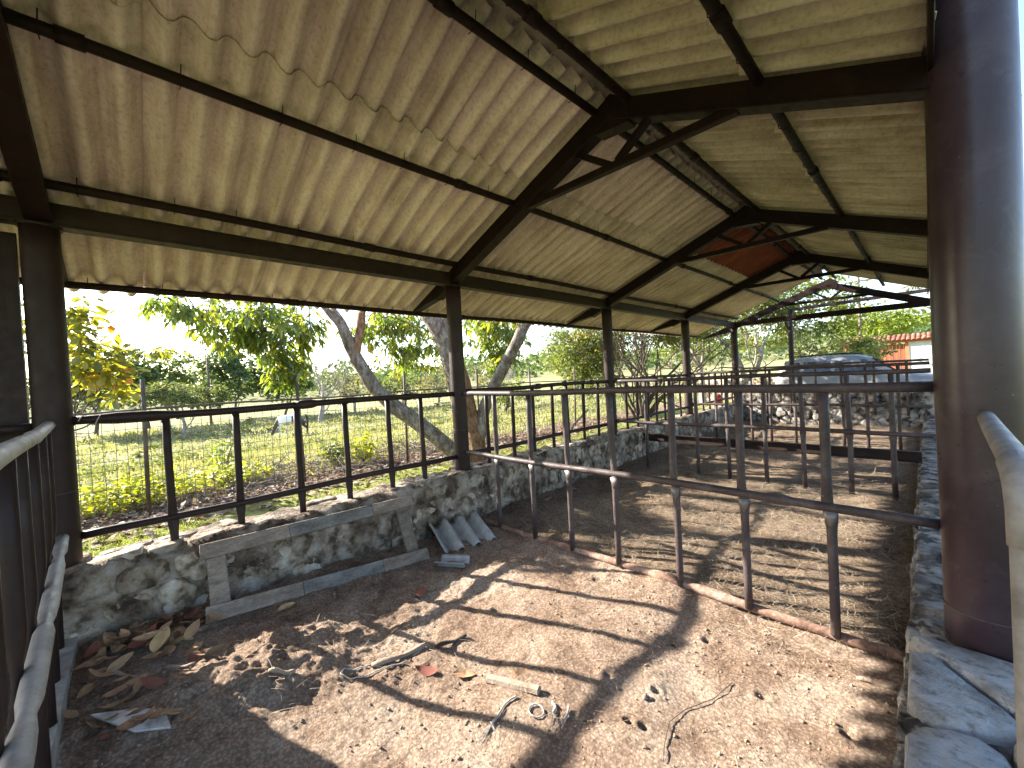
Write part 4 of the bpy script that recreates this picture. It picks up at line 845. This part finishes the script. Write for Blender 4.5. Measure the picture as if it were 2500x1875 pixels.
for s_ in (-1, 1):
    b_ = len(J); f_ = .10*s_
    J += [(.46+f_, s_*.15, .88, .11), (.50+f_*1.5, s_*.16, .50, .06), (.50+f_*1.6, s_*.16, .14, .045), (.56+f_*1.6, s_*.16, .03, .055)]; E += [(2, b_), (b_, b_+1), (b_+1, b_+2), (b_+2, b_+3)]
    b_ = len(J)
    J += [(-.68+f_, s_*.16, .88, .17), (-.62+f_, s_*.17, .68, .11), (-.88+f_, s_*.17, .48, .062), (-.83+f_, s_*.17, .13, .045), (-.76+f_, s_*.17, .03, .055)]; E += [(0, b_), (b_, b_+1), (b_+1, b_+2), (b_+2, b_+3), (b_+3, b_+4)]
hm, nt, p = newmat('piebald_coat'); tc = nt.nodes.new('ShaderNodeTexCoord'); sx = nt.nodes.new('ShaderNodeSeparateXYZ'); nt.links.new(tc.outputs['Object'], sx.inputs[0])
ad = nt.nodes.new('ShaderNodeMath'); ad.operation = 'MULTIPLY_ADD'; ad.inputs[1].default_value = .35; nt.links.new(noise(nt, tc.outputs['Object'], 2.5, 2), ad.inputs[0]); nt.links.new(sx.outputs[0], ad.inputs[2])
r_ = ramp(nt, band(nt, ad.outputs[0], -1.2, 1.6), [(0, (.045, .035, .035)), (.362, (.05, .04, .038)), (.375, (.70, .69, .68)), (.86, (.72, .71, .70)), (.875, (.06, .05, .045)), (1, (.05, .04, .04))]); nt.links.new(r_.outputs[0], p.inputs['Base Color']); p.inputs['Roughness'].default_value = .7
hz = float(ground_z(-28.2, 7.25))
h = empty('horse', (-28.2, 7.25, hz), 'black and white horse grazing in the meadow behind the third upright bar', 'horse')
parts = [link('body', skin_mesh('body', J, E), hm, h)]
MT['dark'] = surf('dark_hair', [(.3, (.02, .016, .015)), (.7, (.045, .035, .03))], 20, 3, rough=.8)
mt_ = MB(); mt_.add(tube([(-.98, 0, 1.36), (-1.08, 0, 1.2), (-1.13, 0, .9), (-1.10, 0, .55), (-1.08, 0, .4)], [.05, .065, .075, .06, .015], k=8)); parts.append(mt_.build('tail', MT['dark'], h, True))
for s_ in (-1, 1): parts.append(one(tube([(1.13, s_*.06, .52), (1.15, s_*.075, .60), (1.16, s_*.08, .67)], [.03, .028, .004], k=6), 'ear', MT['dark'], h, True))
mt_ = MB(); mt_.add(tube([(.70, 0, 1.33), (.92, 0, 1.06), (1.08, 0, .78), (1.14, 0, .58)], [.02, .035, .035, .015], [.05, .06, .05, .02], k=8)); parts.append(mt_.build('mane', MT['palepipe'], h, True))
h.rotation_euler = (0, 0, math.atan2(-.62, -.70))

# ------------------------------------------------------------------ parked car beyond the end wall
MT['carpaint'] = surf('white_car_paint', [(.3, (.13, .132, .135)), (.7, (.19, .192, .196))], 3, 3, rough=.38, spec=.4)
mg_, nt, p = newmat('car_glass'); p.inputs['Base Color'].default_value = (.01, .012, .014, 1); p.inputs['Roughness'].default_value = .06; p.inputs['Specular IOR Level'].default_value = .7; MT['glass'] = mg_
MT['rubber'] = surf('black_rubber', [(.3, (.012, .012, .012)), (.7, (.03, .03, .03))], 9, 3, rough=.8)
MT['chrome'] = surf('dull_alloy', [(.3, (.35, .35, .36)), (.7, (.5, .5, .51))], 9, 3, rough=.35, metal=.8)
car = empty('parked_car', (-1.7, 17.4, 0), 'pale grey car with dark windows parked beyond the far stone wall', 'car')
st = [  # x, sill z, belt z, top z, half width, half width at top
 (-2.12, .42, .62, .80, .70, .66), (-2.08, .30, .92, 1.02, .80, .74), (-1.95, .28, .98, 1.40, .84, .64), (-1.72, .28, 1.0, 1.60, .86, .62), (-1.2, .27, 1.0, 1.665, .87, .62), (-.5, .27, .99, 1.68, .87, .62), (.1, .27, .98, 1.655, .87, .61),
 (.45, .27, .98, 1.56, .87, .60), (.85, .27, .97, 1.26, .86, .62), (1.15, .27, .95, 1.03, .86, .68), (1.5, .28, .90, .98, .85, .66), (2.0, .30, .82, .92, .82, .62), (2.2, .36, .68, .80, .74, .58), (2.27, .45, .58, .64, .62, .5)]
V = []
for x, zs, zb_, zt_, hw, ht in st:
    half = [(hw*.9, zs), (hw, zs+.12), (hw*1.01, (zs+zb_)/2), (hw*.985, zb_), (ht+(hw-ht)*.35, zb_+(zt_-zb_)*.62), (ht, zt_-.045*(zt_ > 1.2)), (ht*.8, zt_-.008), (ht*.4, zt_+.012)]
    V += [(x, a_, z_) for a_, z_ in half]+[(x, -a_, z_) for a_, z_ in half[::-1]]
k = 16; n = len(st); i = np.arange(n-1)[:, None]*k; j = np.arange(k)[None]; F = np.stack([i+j, i+(j+1) % k, i+k+(j+1) % k, i+k+j], -1).reshape(-1, 4)[:, ::-1]
body = one((np.array(V), [F, np.array([np.arange(k)]), np.array([np.arange(k)[::-1]+(n-1)*k])]), 'body', MT['carpaint'], car, True)
def sidepane(x0, x1, x0t, x1t, s_, name='window', z0=1.02, z1=1.50):
    def pt(x, z):
        sts = np.array(st); hw = np.interp(x, sts[:, 0], sts[:, 4])*.985; ht = np.interp(x, sts[:, 0], sts[:, 5]); zb_ = np.interp(x, sts[:, 0], sts[:, 2]); zt_ = np.interp(x, sts[:, 0], sts[:, 3])
        f_ = (z-zb_)/(zt_-zb_); w_ = np.interp(f_, [0, .62, .93], [hw, ht+(np.interp(x, sts[:, 0], sts[:, 4])-ht)*.35, ht]); return (x, s_*(w_+.008), z)
    q = [pt(x0, z0), pt(x1, z0), pt(x1*.4+x1t*.6, (z0+z1)/2+.05), pt(x1t, z1), pt(x0t, z1), pt(x0*.4+x0t*.6, (z0+z1)/2+.05)]
    return one((np.array(q), [np.array([[0, 1, 2, 3, 4, 5]] if s_ < 0 else [[5, 4, 3, 2, 1, 0]])]), name, MT['glass'], car)
for s_ in (-1, 1):
    sidepane(-1.85, -1.35, -1.66, -1.35, s_); sidepane(-1.24, -.52, -1.24, -.52, s_); sidepane(-.40, .72, -.40, .36, s_)
    one(tube([(-1.6, s_*.55, 1.66), (-1.5, s_*.55, 1.71), (-.2, s_*.55, 1.735), (.2, s_*.55, 1.69)], .018, k=8), 'roof_rail', MT['rubber'], car, True)
    mb = MB(); mb.add(tube([(.52, s_*.86, 1.02), (.55, s_*.95, 1.06), (.56, s_*1.03, 1.08)], [.03, .075, .06], [.03, .06, .05], k=10)); mb.build('mirror', MT['carpaint'], car, True)
    for xw in (-1.38, 1.38):
        wh = one(tube([(xw, s_*.66, .33), (xw, s_*.68, .33), (xw, s_*.86, .33), (xw, s_*.88, .33)], [.29, .33, .33, .30], k=24, up=(0, 0, 1)), 'wheel', MT['rubber'], car, True)
        one(tube([(xw, s_*.862, .33), (xw, s_*.892, .33)], [.21, .19], k=18, up=(0, 0, 1)), 'rim', MT['chrome'], wh, True)
one((np.array([(1.13, -.62, 1.065), (1.13, .62, 1.065), (.50, .55, 1.565), (.50, -.55, 1.565)]), [np.array([[0, 1, 2, 3]])]), 'windscreen', MT['glass'], car)
one((np.array([(-2.02, -.62, 1.10), (-2.02, .62, 1.10), (-1.80, .56, 1.56), (-1.80, -.56, 1.56)]), [np.array([[3, 2, 1, 0]])]), 'rear_window', MT['glass'], car)
# ------------------------------------------------------------------ red gate with tiled roof
MT['redwood'] = surf('red_stained_boards', [(.3, (.25, .075, .045)), (.6, (.36, .12, .07)), (.8, (.45, .19, .12))], 3, 6, [(.35, (.7, .6, .55)), (.65, (1, 1, 1))], 18, .7, rough=.85, vscale=(4, 4, .6), objrand=.22)
MT['orange'] = surf('orange_post', [(.3, (.42, .13, .06)), (.7, (.52, .19, .09))], 4, 4, rough=.8)
MT['tile'] = surf('terracotta_tile', [(.3, (.17, .065, .045)), (.55, (.30, .13, .09)), (.8, (.42, .24, .18))], 6, 6, [(.35, (.6, .55, .5)), (.65, (1, 1, 1))], 14, .8, rough=.9, objrand=.3)
MT['plaster'] = surf('white_plaster', [(.3, (.5, .48, .44)), (.55, (.66, .65, .62)), (.8, (.74, .73, .71))], 2.5, 7, rough=.9, bumps=.3, bscale=20)
gt = empty('gate', (-1.2, 26, .2), 'red wooden gate with vertical boards under a terracotta tiled roof', 'gate')
zg = float(ground_z(-1, 26))
x = -2.75; i = 0
while x < -.72:
    w_ = .125; rel(one(box(x+.004, x+w_-.004, 26+.012*(i % 2), 26.04+.012*(i % 2), zg-.1, 2.12, .004), 'board', MT['redwood'], gt)); x += w_; i += 1
for xp in (-2.85, -2.05, -.64): rel(one(box(xp-.06, xp+.06, 25.92, 26.06, zg-.1, 2.2), 'gate_post', MT['orange'], gt))
rel(one(box(-3.0, 2.2, 25.85, 25.97, 2.19, 2.29), 'lintel', MT['orange'], gt))
ty = MB().add(([(0, 0, 0)]*0 or np.zeros((0, 3)), [])) if False else None
half = np.linspace(0, np.pi, 7)
tv = np.array([(-.075*np.cos(a)*(1-.12*e_), e_*.34, .055*np.sin(a)*(1-.12*e_)) for e_ in (0, 1) for a in half]); tv2 = tv*[.88, 1, .82]
kk = 7; tf = [(i, i+1, i+kk+1, i+kk) for i in range(kk-1)]; o14 = 14
tf2 = [(i+o14+1, i+o14, i+o14+kk, i+o14+kk+1) for i in range(kk-1)]; rim_ = [(i, i+o14, i+o14+1, i+1) for i in range(kk-1)]
tile_me = mesh_from('roof_tile', np.concatenate([tv, tv2]), [np.array(tf+tf2+rim_)], True); tile_me.materials.append(MT['tile'])
for r_ in range(3):
    for c_ in range(32):
        o = link('roof_tile', tile_me, None, gt); o.matrix_parent_inverse = Matrix.Translation(gt.location).inverted()
        o.matrix_basis = Matrix.Translation((-3.05+c_*.165+random.uniform(-.01, .01), 25.70+r_*.24, 2.27+r_*.085+random.uniform(-.006, .006))) @ Matrix.Rotation(R(19)+random.uniform(-.03, .03), 4, 'X') @ Matrix.Rotation(random.uniform(-.05, .05), 4, 'Z')
rel(one(bar((-.4, 25.74, 2.275), (-.4, 26.45, 2.52), 5.2, .02), 'roof_deck', MT['orange'], gt)); pass
gw = tag(one(box(-.57, 3.0, 25.95, 26.25, zg-.2, 2.19, .02), 'garden_wall', MT['plaster']), 'white plastered wall right of the red gate', 'wall')
lwl = empty('garden_wall', (-5.4, 19.6, 0), 'low dark stone wall left of the parked car', 'wall')
rel(one(wall_core([(19.4, -.2), (19.4, .9), (19.45, .95), (19.75, .95), (19.8, .9), (19.8, -.2)][::-1], 'x', -7.5, -3.6, .06, .05, 63), 'mortar_core', MT['stone'], lwl, True))
# utility poles and wires
def pole(x, y, h, label, r=.11):
    z0 = float(ground_z(x, y)); t = empty('utility_pole', (x, y, z0), label, 'utility pole')
    rel(one(tube([(x, y, z0-.2), (x, y, z0+h*.5), (x, y, z0+h)], [r, r*.85, r*.7], k=10), 'shaft', MT['fencepost'], t, True))
    rel(one(bar((x-.8, y+.05, z0+h-.5), (x+.8, y-.05, z0+h-.5), .09, .1), 'crossarm', MT['darkbark'], t)); return z0+h-.5
za = pole(-3.45, 40, 7.5, 'utility pole rising behind the bright green tree at right')
pole(-46, 5.2, 6.2, 'thin grey utility pole across the meadow left of the hanging leaves')
for i, dz in enumerate((0, -.35, -.7, -1.3)):
    a_ = np.array([-15., 40+i*.3, za-1.4+dz]); b_ = np.array([14., 40+i*.3, za+.1+dz*1.2]); P = [a_+(b_-a_)*t_+[0, 0, -1.1*4*t_*(1-t_)*.5] for t_ in np.linspace(0, 1, 18)]
    tag(one(tube(P, .012, k=5), 'power_line', MT['wire']), ('topmost', 'second from top', 'third from top', 'lowest')[i]+' sagging power line in front of the trees above the red gate', 'wire', 'power lines')
# red bucket outside, far down the left fence
tag(one(tube([(-5.0, 14.6, 0), (-5.0, 14.6, .06), (-5.0, 14.6, .5), (-5.0, 14.6, .56)], [.16, .15, .07, .04], k=14), 'red_cone', surf('red_plastic', [(.3, (.5, .02, .02)), (.7, (.6, .04, .04))], 4, 3, rough=.5)), 'small red plastic cone on the grass beyond the last left posts', 'cone')
# stick leaning against the lower rail outside
tag(one(tube([(-3.95, 4.45, .0), (-3.72, 4.8, .75), (-3.66, 5.1, .95)], [.018, .017, .014], k=7), 'stick', MT['palewood'], None, True), 'thin stick leaning outside the left pipe fence', 'stick')

# ------------------------------------------------------------------ things lying in the front pen
fz = lambda x, y: float(floor_z(np.array([x]), np.array([y]))[0])
# plank frame leaning on the wall
fr = empty('plank_frame', (-3.2, 1.0, 0), 'weathered wooden plank frame leaning against the stone wall', 'frame')
A0, A1 = np.array([-3.305, .27, .475]), np.array([-3.29, 1.80, .435]); B0, B1 = np.array([-3.09, .26, fz(-3.09, .26)+.045]), np.array([-2.98, 1.75, fz(-2.98, 1.75)+.05])
upv = norm((A0-B0)); 
md_ = A0+(A1-A0)*.62
rel(one(bar(A0, A0+(A1-A0)*.34, .03, .10, up=upv), 'plank', MT['wood'], fr)); rel(one(bar(A0+(A1-A0)*.3425, A0+(A1-A0)*.755, .028, .098, up=upv), 'plank', MT['bluewood'], fr)); rel(one(bar(A0+(A1-A0)*.7575, A1, .03, .10, up=upv), 'plank', MT['wood'], fr))
rel(one(bar(B0, B0+(B1-B0)*.36, .035, .095, up=upv), 'plank', MT['wood'], fr)); rel(one(bar(B0+(B1-B0)*.3625, B0+(B1-B0)*.74, .033, .095, up=upv), 'plank', MT['bluewood'], fr)); rel(one(bar(B0+(B1-B0)*.7425, B1, .035, .095, up=upv), 'plank', MT['wood'], fr))
for tq, mt in ((.055, 'wood'), (.93, 'wood')):
    p0, p1 = B0+(B1-B0)*tq, A0+(A1-A0)*tq; off = np.array([-.034, 0, -.01]); rel(one(bar(p0+off, p1+off, .028, .105, up=(0, 1, 0)), 'upright_plank', MT[mt], fr))
p0, p1 = B0+(B1-B0)*.055, A0+(A1-A0)*.055
for i in range(9):
    q = p0+(p1-p0)*(.34+.045*i+random.uniform(-.01, .01))+np.array([-.01, .05, 0]); rel(one(tube([q, q+np.array([.012, .035+.01*random.random(), -.004+.02*random.random()])], .0022, k=5), 'nail', MT['bare'], fr))
# broken corrugated pieces
def frag(name, label, wv, L, mtx, seed):
    me = sheet_mesh(name, L, wv, seed); me.materials.append(MT['cement']); o = link(name, me, None); o.matrix_world = mtx; return tag(o, label, 'roof sheet')
z_ = fz(-3.1, 2.1)
u = norm([.54, -.13, -.17]); v_ = norm([.10, .88, .04]); v_ = norm(v_-u*(u@v_)); n_ = np.cross(u, v_)
frag('corrugated_fragment', 'broken piece of grey corrugated sheet leaning at the wall foot', 3.3, .46, Matrix(((u[0], v_[0], n_[0], -3.34), (u[1], v_[1], n_[1], 1.98), (u[2], v_[2], n_[2], z_+.15), (0, 0, 0, 1))), 3)
u = norm([.55, .35, .0]); v_ = norm([-.35, .55, 0]); n_ = np.cross(u, v_)
frag('corrugated_fragment', 'small curved grey sheet offcut lying near the plank frame', .9, .25, Matrix(((u[0], v_[0], n_[0], -2.80), (u[1], v_[1], n_[1], 1.70), (u[2], v_[2], n_[2], fz(-2.7, 1.75)+.03), (0, 0, 0, 1))), 5)
# white broken tile
q = [(-2.60, -.20), (-2.47, -.03), (-2.36, .04), (-2.24, .05), (-2.33, -.06)]; zt_ = max(fz(a_, b2) for a_, b2 in q)+.004
V = np.array([(a_, b2, zt_) for a_, b2 in q]+[(a_, b2, zt_+.009) for a_, b2 in q]); j = np.arange(5); j2 = (j+1) % 5
tag(one((V, [np.stack([j, j2, j2+5, j+5], 1), np.array([j[::-1]]), np.array([j+5])]), 'broken_tile', MT['whitetile']), 'pointed piece of dusty white tile in the near left corner', 'tile')
# wood pieces
def stick(name, label, a_, b2, r, mat, bend=.01, k=8, flat=1., cat='stick'):
    a3 = np.array([a_[0], a_[1], fz(*a_)+r*.8]); b3 = np.array([b2[0], b2[1], fz(*b2)+r*.8]); P = [a3+(b3-a3)*t_+np.array([bend*math.sin(t_*5), bend*math.cos(t_*4), .006*math.sin(t_*7)]) for t_ in np.linspace(0, 1, 8)]
    rr = r*(1+.18*np.sin(np.linspace(0, 9, 8))); rr[0] *= .75; rr[-1] *= .6
    return tag(one(tube(P, rr, rr*flat, k=k), name, MT[mat], None, True), label, cat)
stick('split_stick', 'pale split stick tied with white twine near the dirt heap', (-2.09, .84), (-2.01, 1.16), .017, 'palewood', .012, flat=.7)
stick('split_stick', 'short dark splinter of wood beyond the pale split stick', (-1.98, 1.18), (-1.92, 1.36), .011, 'darkbark', .004)
tag(one(prism([(-.021, -.014), (.012, -.019), (.023, -.004), (.016, .013), (-.006, .018), (-.022, .008)], (-1.57, 1.22, fz(-1.57, 1.22)+.012), (-1.30, 1.31, fz(-1.3, 1.31)+.014)), 'wood_billet', MT['palewood']), 'thick weathered wood billet with rope ends in the middle of the pen', 'stick')
stick('split_stick', 'thin grey stick lying near the right wall', (-.27, 2.37), (-.13, 2.41), .009, 'palewood', .003)
stick('split_stick', 'small pale chip on the dirt heap', (-2.30, .42), (-2.24, .53), .010, 'palewood', .003)
stick('split_stick', 'bone white stick among the dry leaves', (-2.75, .05), (-2.62, .17), .008, 'palewood', .003)
stick('split_stick', 'curved pale stick among the dry leaves by the kerb', (-2.93, -.18), (-2.72, .03), .009, 'palewood', .02)
def string(name, label, pts, r=.004, frays=0):
    pts = np.array(pts); n = len(pts); ti = np.linspace(0, n-1, n*6); P = np.stack([np.interp(ti, np.arange(n), pts[:, i]) for i in range(2)], 1)
    for _ in range(3): P[1:-1] = (P[:-2]+2*P[1:-1]+P[2:])/4
    Q = np.array([(a_, b2, fz(a_, b2)+r+.003) for a_, b2 in P]); mb = MB(); mb.add(tube(Q, r, k=6))
    for i in range(frays):
        a_ = Q[-1]; d = norm(Q[-1]-Q[-3])+rng.normal(0, .5, 3)*[1, 1, .2]; mb.add(tube([a_-d*.01, a_+d*.02, a_+d*.05+[0, 0, .004]], [r*.5, r*.3, r*.15], k=4))
    return tag(mb.build(name, MT['twine'], None, True), label, 'rope')
c0 = np.array([-1.24, 1.225]); string('rope_loop', 'small round loop of white rope beside the wood billet', [c0+.032*np.array([math.cos(a_)*1.1, math.sin(a_)]) for a_ in np.linspace(.3, 6.5, 14)], .0034)
string('rope_end', 'frayed grey rope end left of the rope loop', [(-1.36, 1.22), (-1.375, 1.16), (-1.35, 1.10), (-1.34, 1.05)], .0045, 7)
string('rope_end', 'small frayed tuft of rope right of the rope loop', [(-1.22, 1.31), (-1.19, 1.30), (-1.18, 1.27)], .006, 6)
string('rope_end', 'tiny frayed rope scrap farthest right of the billet', [(-1.15, 1.34), (-1.13, 1.31), (-1.125, 1.28)], .005, 6)
string('twine_loop', 'thin white twine curling from the pale split stick', [(-1.99, .99), (-2.02, .90), (-2.05, .80), (-2.08, .73), (-2.13, .70), (-2.15, .74), (-2.12, .80), (-2.10, .88), (-2.12, .95)], .0032)
tag(one(tube([(x, y, fz(x, y)+.006) for x, y in [(-.68, 1.98), (-.71, 1.84), (-.78, 1.70), (-.80, 1.58), (-.76, 1.45), (-.73, 1.38)]], .0018, k=5), 'thin_twig', MT['darkbark']), 'thin curved dark twig in the right half of the front pen', 'twig')

# dry leaves
def leaf_me(seed, mat):
    r = np.random.default_rng(seed); nl = 7; t_ = np.linspace(0, 1, nl); w_ = .24*np.sin(np.pi*t_**.85)**.8; curl = r.uniform(.2, .9); fold = r.uniform(-.15, .5)
    V = []
    for t1, w1 in zip(t_, w_):
        for s_ in (-1, -.5, 0, .5, 1): V.append((s_*w1*(1-.25*abs(s_)*fold), t1, .22*curl*(2*t1-1)**2+fold*abs(s_)*w1*.9+r.normal(0, .012)))
    V = np.array(V); V[:, 2] -= V[:, 2].min(); i = np.arange(nl-1)[:, None]*5; j = np.arange(4)[None]; me = mesh_from('dry_leaf', V, [np.stack([i+j, i+j+1, i+5+j+1, i+5+j], -1).reshape(-1, 4)], True); me.materials.append(MT[mat]); return me
LM = [leaf_me(900+i, 'dryleaf') for i in range(7)]+[leaf_me(950, 'redleaf')]
MT['yellowleaf'] = surf('ochre_dry_leaf', [(.3, (.34, .22, .10)), (.7, (.52, .38, .20))], 9, 4, rough=.8); LM2 = leaf_me(960, 'yellowleaf')
def dleaf(x, y, s_, me, label, group=None, lift=.0, rz=None, tilt=.25):
    o = link('dry_leaf', me, None); o.location = (x, y, fz(x, y)+.003+lift); o.rotation_euler = (random.uniform(-tilt, tilt), random.uniform(-tilt, tilt), random.uniform(0, 6.28) if rz is None else rz); o.scale = (s_, s_, s_); return tag(o, label, 'leaf', group)
for i in range(150):
    a_ = random.random(); x = -3.25+1.0*random.random()**1.3; y = -.24+random.random()*.42*(1.25-.3*(x+3.25))
    if i > 70: x, y = -3.28+.25*random.random(), -.2+1.0*random.random()*.5
    dleaf(x, y, random.uniform(.065, .125), LM[random.randrange(8)], 'dry leaf in the heap of fallen leaves in the near left corner', 'dry leaves heaped in the near left corner', random.random()*.05, tilt=.55)
dleaf(-2.86, .02, .19, LM2, 'large ochre dry leaf on top of the corner leaf heap', rz=1.2, lift=.03)
dleaf(-3.0, -.08, .17, LM[7], 'reddish dry leaf in the corner leaf heap', rz=.8, lift=.03)
dleaf(-3.12, .12, .30, LM[2], 'long greenish curled leaf lying along the wall foot', rz=-1.2)
dleaf(-2.93, .19, .17, LM2, 'pale narrow leaf beside the plank frame corner', rz=2.6)
dleaf(-2.90, .60, .13, LM2, 'small yellow leaf standing near the lower plank', rz=.4, tilt=.5)
dleaf(-2.79, .58, .11, LM[1], 'small brown leaf right of the yellow leaf by the plank')
dleaf(-2.10, .76, .15, LM[0], 'curled orange brown leaf beside the twine', rz=2.)
dleaf(-1.80, 1.08, .13, LM[7], 'red brown leaf in the middle of the front pen')
dleaf(-1.74, 1.13, .12, LM[3], 'dark curled leaf touching the red brown leaf')
dleaf(-1.50, 1.33, .17, LM[4], 'pale curled bark-like leaf behind the wood billet', rz=-1.3)
dleaf(-2.55, 1.45, .14, LM[7], 'reddish leaf in front of the sheet offcut')
for i, (x, y) in enumerate([(-3.2, 3.1), (-3.1, 3.5), (-3.05, 3.9), (-3.2, 4.3), (-3.0, 4.7), (-2.9, 3.3), (-3.15, 5.0), (-3.22, 3.7), (-2.85, 4.2)]):
    dleaf(x, y, random.uniform(.12, .2), LM[random.randrange(7)], 'dry leaf on the straw at the foot of the left wall in the second pen', 'dry leaves along the wall in the second pen')

# straw in the pens, clods and pebbles in the front pen
def straw(n, x0, x1, y0, y1, name, label, s=(.08, .22), w_=1.):
    px = rng.uniform(x0, x1, n); py = rng.uniform(y0, y1, n); keep = fbm(px*1.2, py*1.2, 0, 3, 66)+rng.normal(0, .35, n) > -.25; px, py = px[keep], py[keep]; n = len(px)
    D = np.stack([rng.normal(size=n), rng.normal(size=n), rng.normal(0, .10, n)], 1)
    tag(leaves(STRAW, np.stack([px, py, floor_z(px, py)+.004+.02*rng.random(n)], 1), D, np.array([[0, 0, 1.]])+.3*rdir(n), rng.uniform(*s, n), MT['straw'], name, None, rng.normal(.5, .28, n), np.full(n, w_)), label, 'straw', kind='stuff')
straw(30000, -3.33, -.12, 2.62, 6.2, 'straw_litter', 'brown straw littering the floor of the second pen', (.04, .12), 1.1)
straw(9000, -3.33, -.12, 6.2, 11.4, 'straw_litter', 'brown straw littering the floors of the far pens', (.08, .18), 1.6)
straw(1500, -3.3, -.15, -.25, 2.5, 'straw_litter', 'loose straw bits scattered over the front pen floor', (.03, .10), .9)
px = rng.normal(-.75, .16, 240); py = rng.normal(2.42, .06, 240)
straw_tuft = leaves(STRAW, np.stack([px, py, floor_z(px, py)+.004+.03*rng.random(240)], 1), np.stack([rng.normal(size=240), rng.normal(size=240), rng.random(240)*.6], 1), rdir(240), rng.uniform(.03, .08, 240), MT['straw'], 'straw_tuft', None, rng.normal(.7, .2, 240))
tag(straw_tuft, 'tuft of pale straw against the ground pipe of the front fence', 'straw', kind='stuff')
phi = (1+5**.5)/2
ico = np.array([(-1, phi, 0), (1, phi, 0), (-1, -phi, 0), (1, -phi, 0), (0, -1, phi), (0, 1, phi), (0, -1, -phi), (0, 1, -phi), (phi, 0, -1), (phi, 0, 1), (-phi, 0, -1), (-phi, 0, 1)])/1.9
icf = [(0, 11, 5), (0, 5, 1), (0, 1, 7), (0, 7, 10), (0, 10, 11), (1, 5, 9), (5, 11, 4), (11, 10, 2), (10, 7, 6), (7, 1, 8), (3, 9, 4), (3, 4, 2), (3, 2, 6), (3, 6, 8), (3, 8, 9), (4, 9, 5), (2, 4, 11), (6, 2, 10), (8, 6, 7), (9, 8, 1)]
n = 5200; px = rng.uniform(-3.3, -.1, n); py = -.26+rng.random(n)*2.75; keep = fbm(px*2, py*2, 0, 3, 71)+.5*sstep(1.0, .4, -px)+rng.normal(0, .3, n) > .0; px, py = px[keep], py[keep]; n = len(px)
V, Fs, idx = scatter((ico*np.array([1, 1.15, .7])+rng.normal(0, .1, ico.shape), [icf]), np.stack([px, py, floor_z(px, py)+.001], 1), rdir(n), rdir(n), .0022+.0075*rng.random(n)**4)
tag(link('dirt_clods', mesh_from('dirt_clods', V, Fs, False), MT['clod']), 'small dry clods and pebbles over the front pen floor', 'dirt', kind='stuff')
for i, (x, y, s_) in enumerate([(-2.0, 1.62, .016), (-.93, 1.62, .017), (-.55, 2.2, .010), (-1.05, .92, .012)]):
    me = mesh_from('pebble', ico*s_*np.array([1, 1.2, .75])+rng.normal(0, s_*.12, ico.shape), [np.array(icf)], True); o = link('pebble', me, MT['palewood']); o.location = (x, y, fz(x, y)+s_*.35)
    tag(o, ['pale pebble between the plank frame and the front fence', 'largest pale pebble right of the rope loop', 'small pale pebble near the right fence bars', 'pale pebble at the lower middle of the front pen'][i], 'pebble')
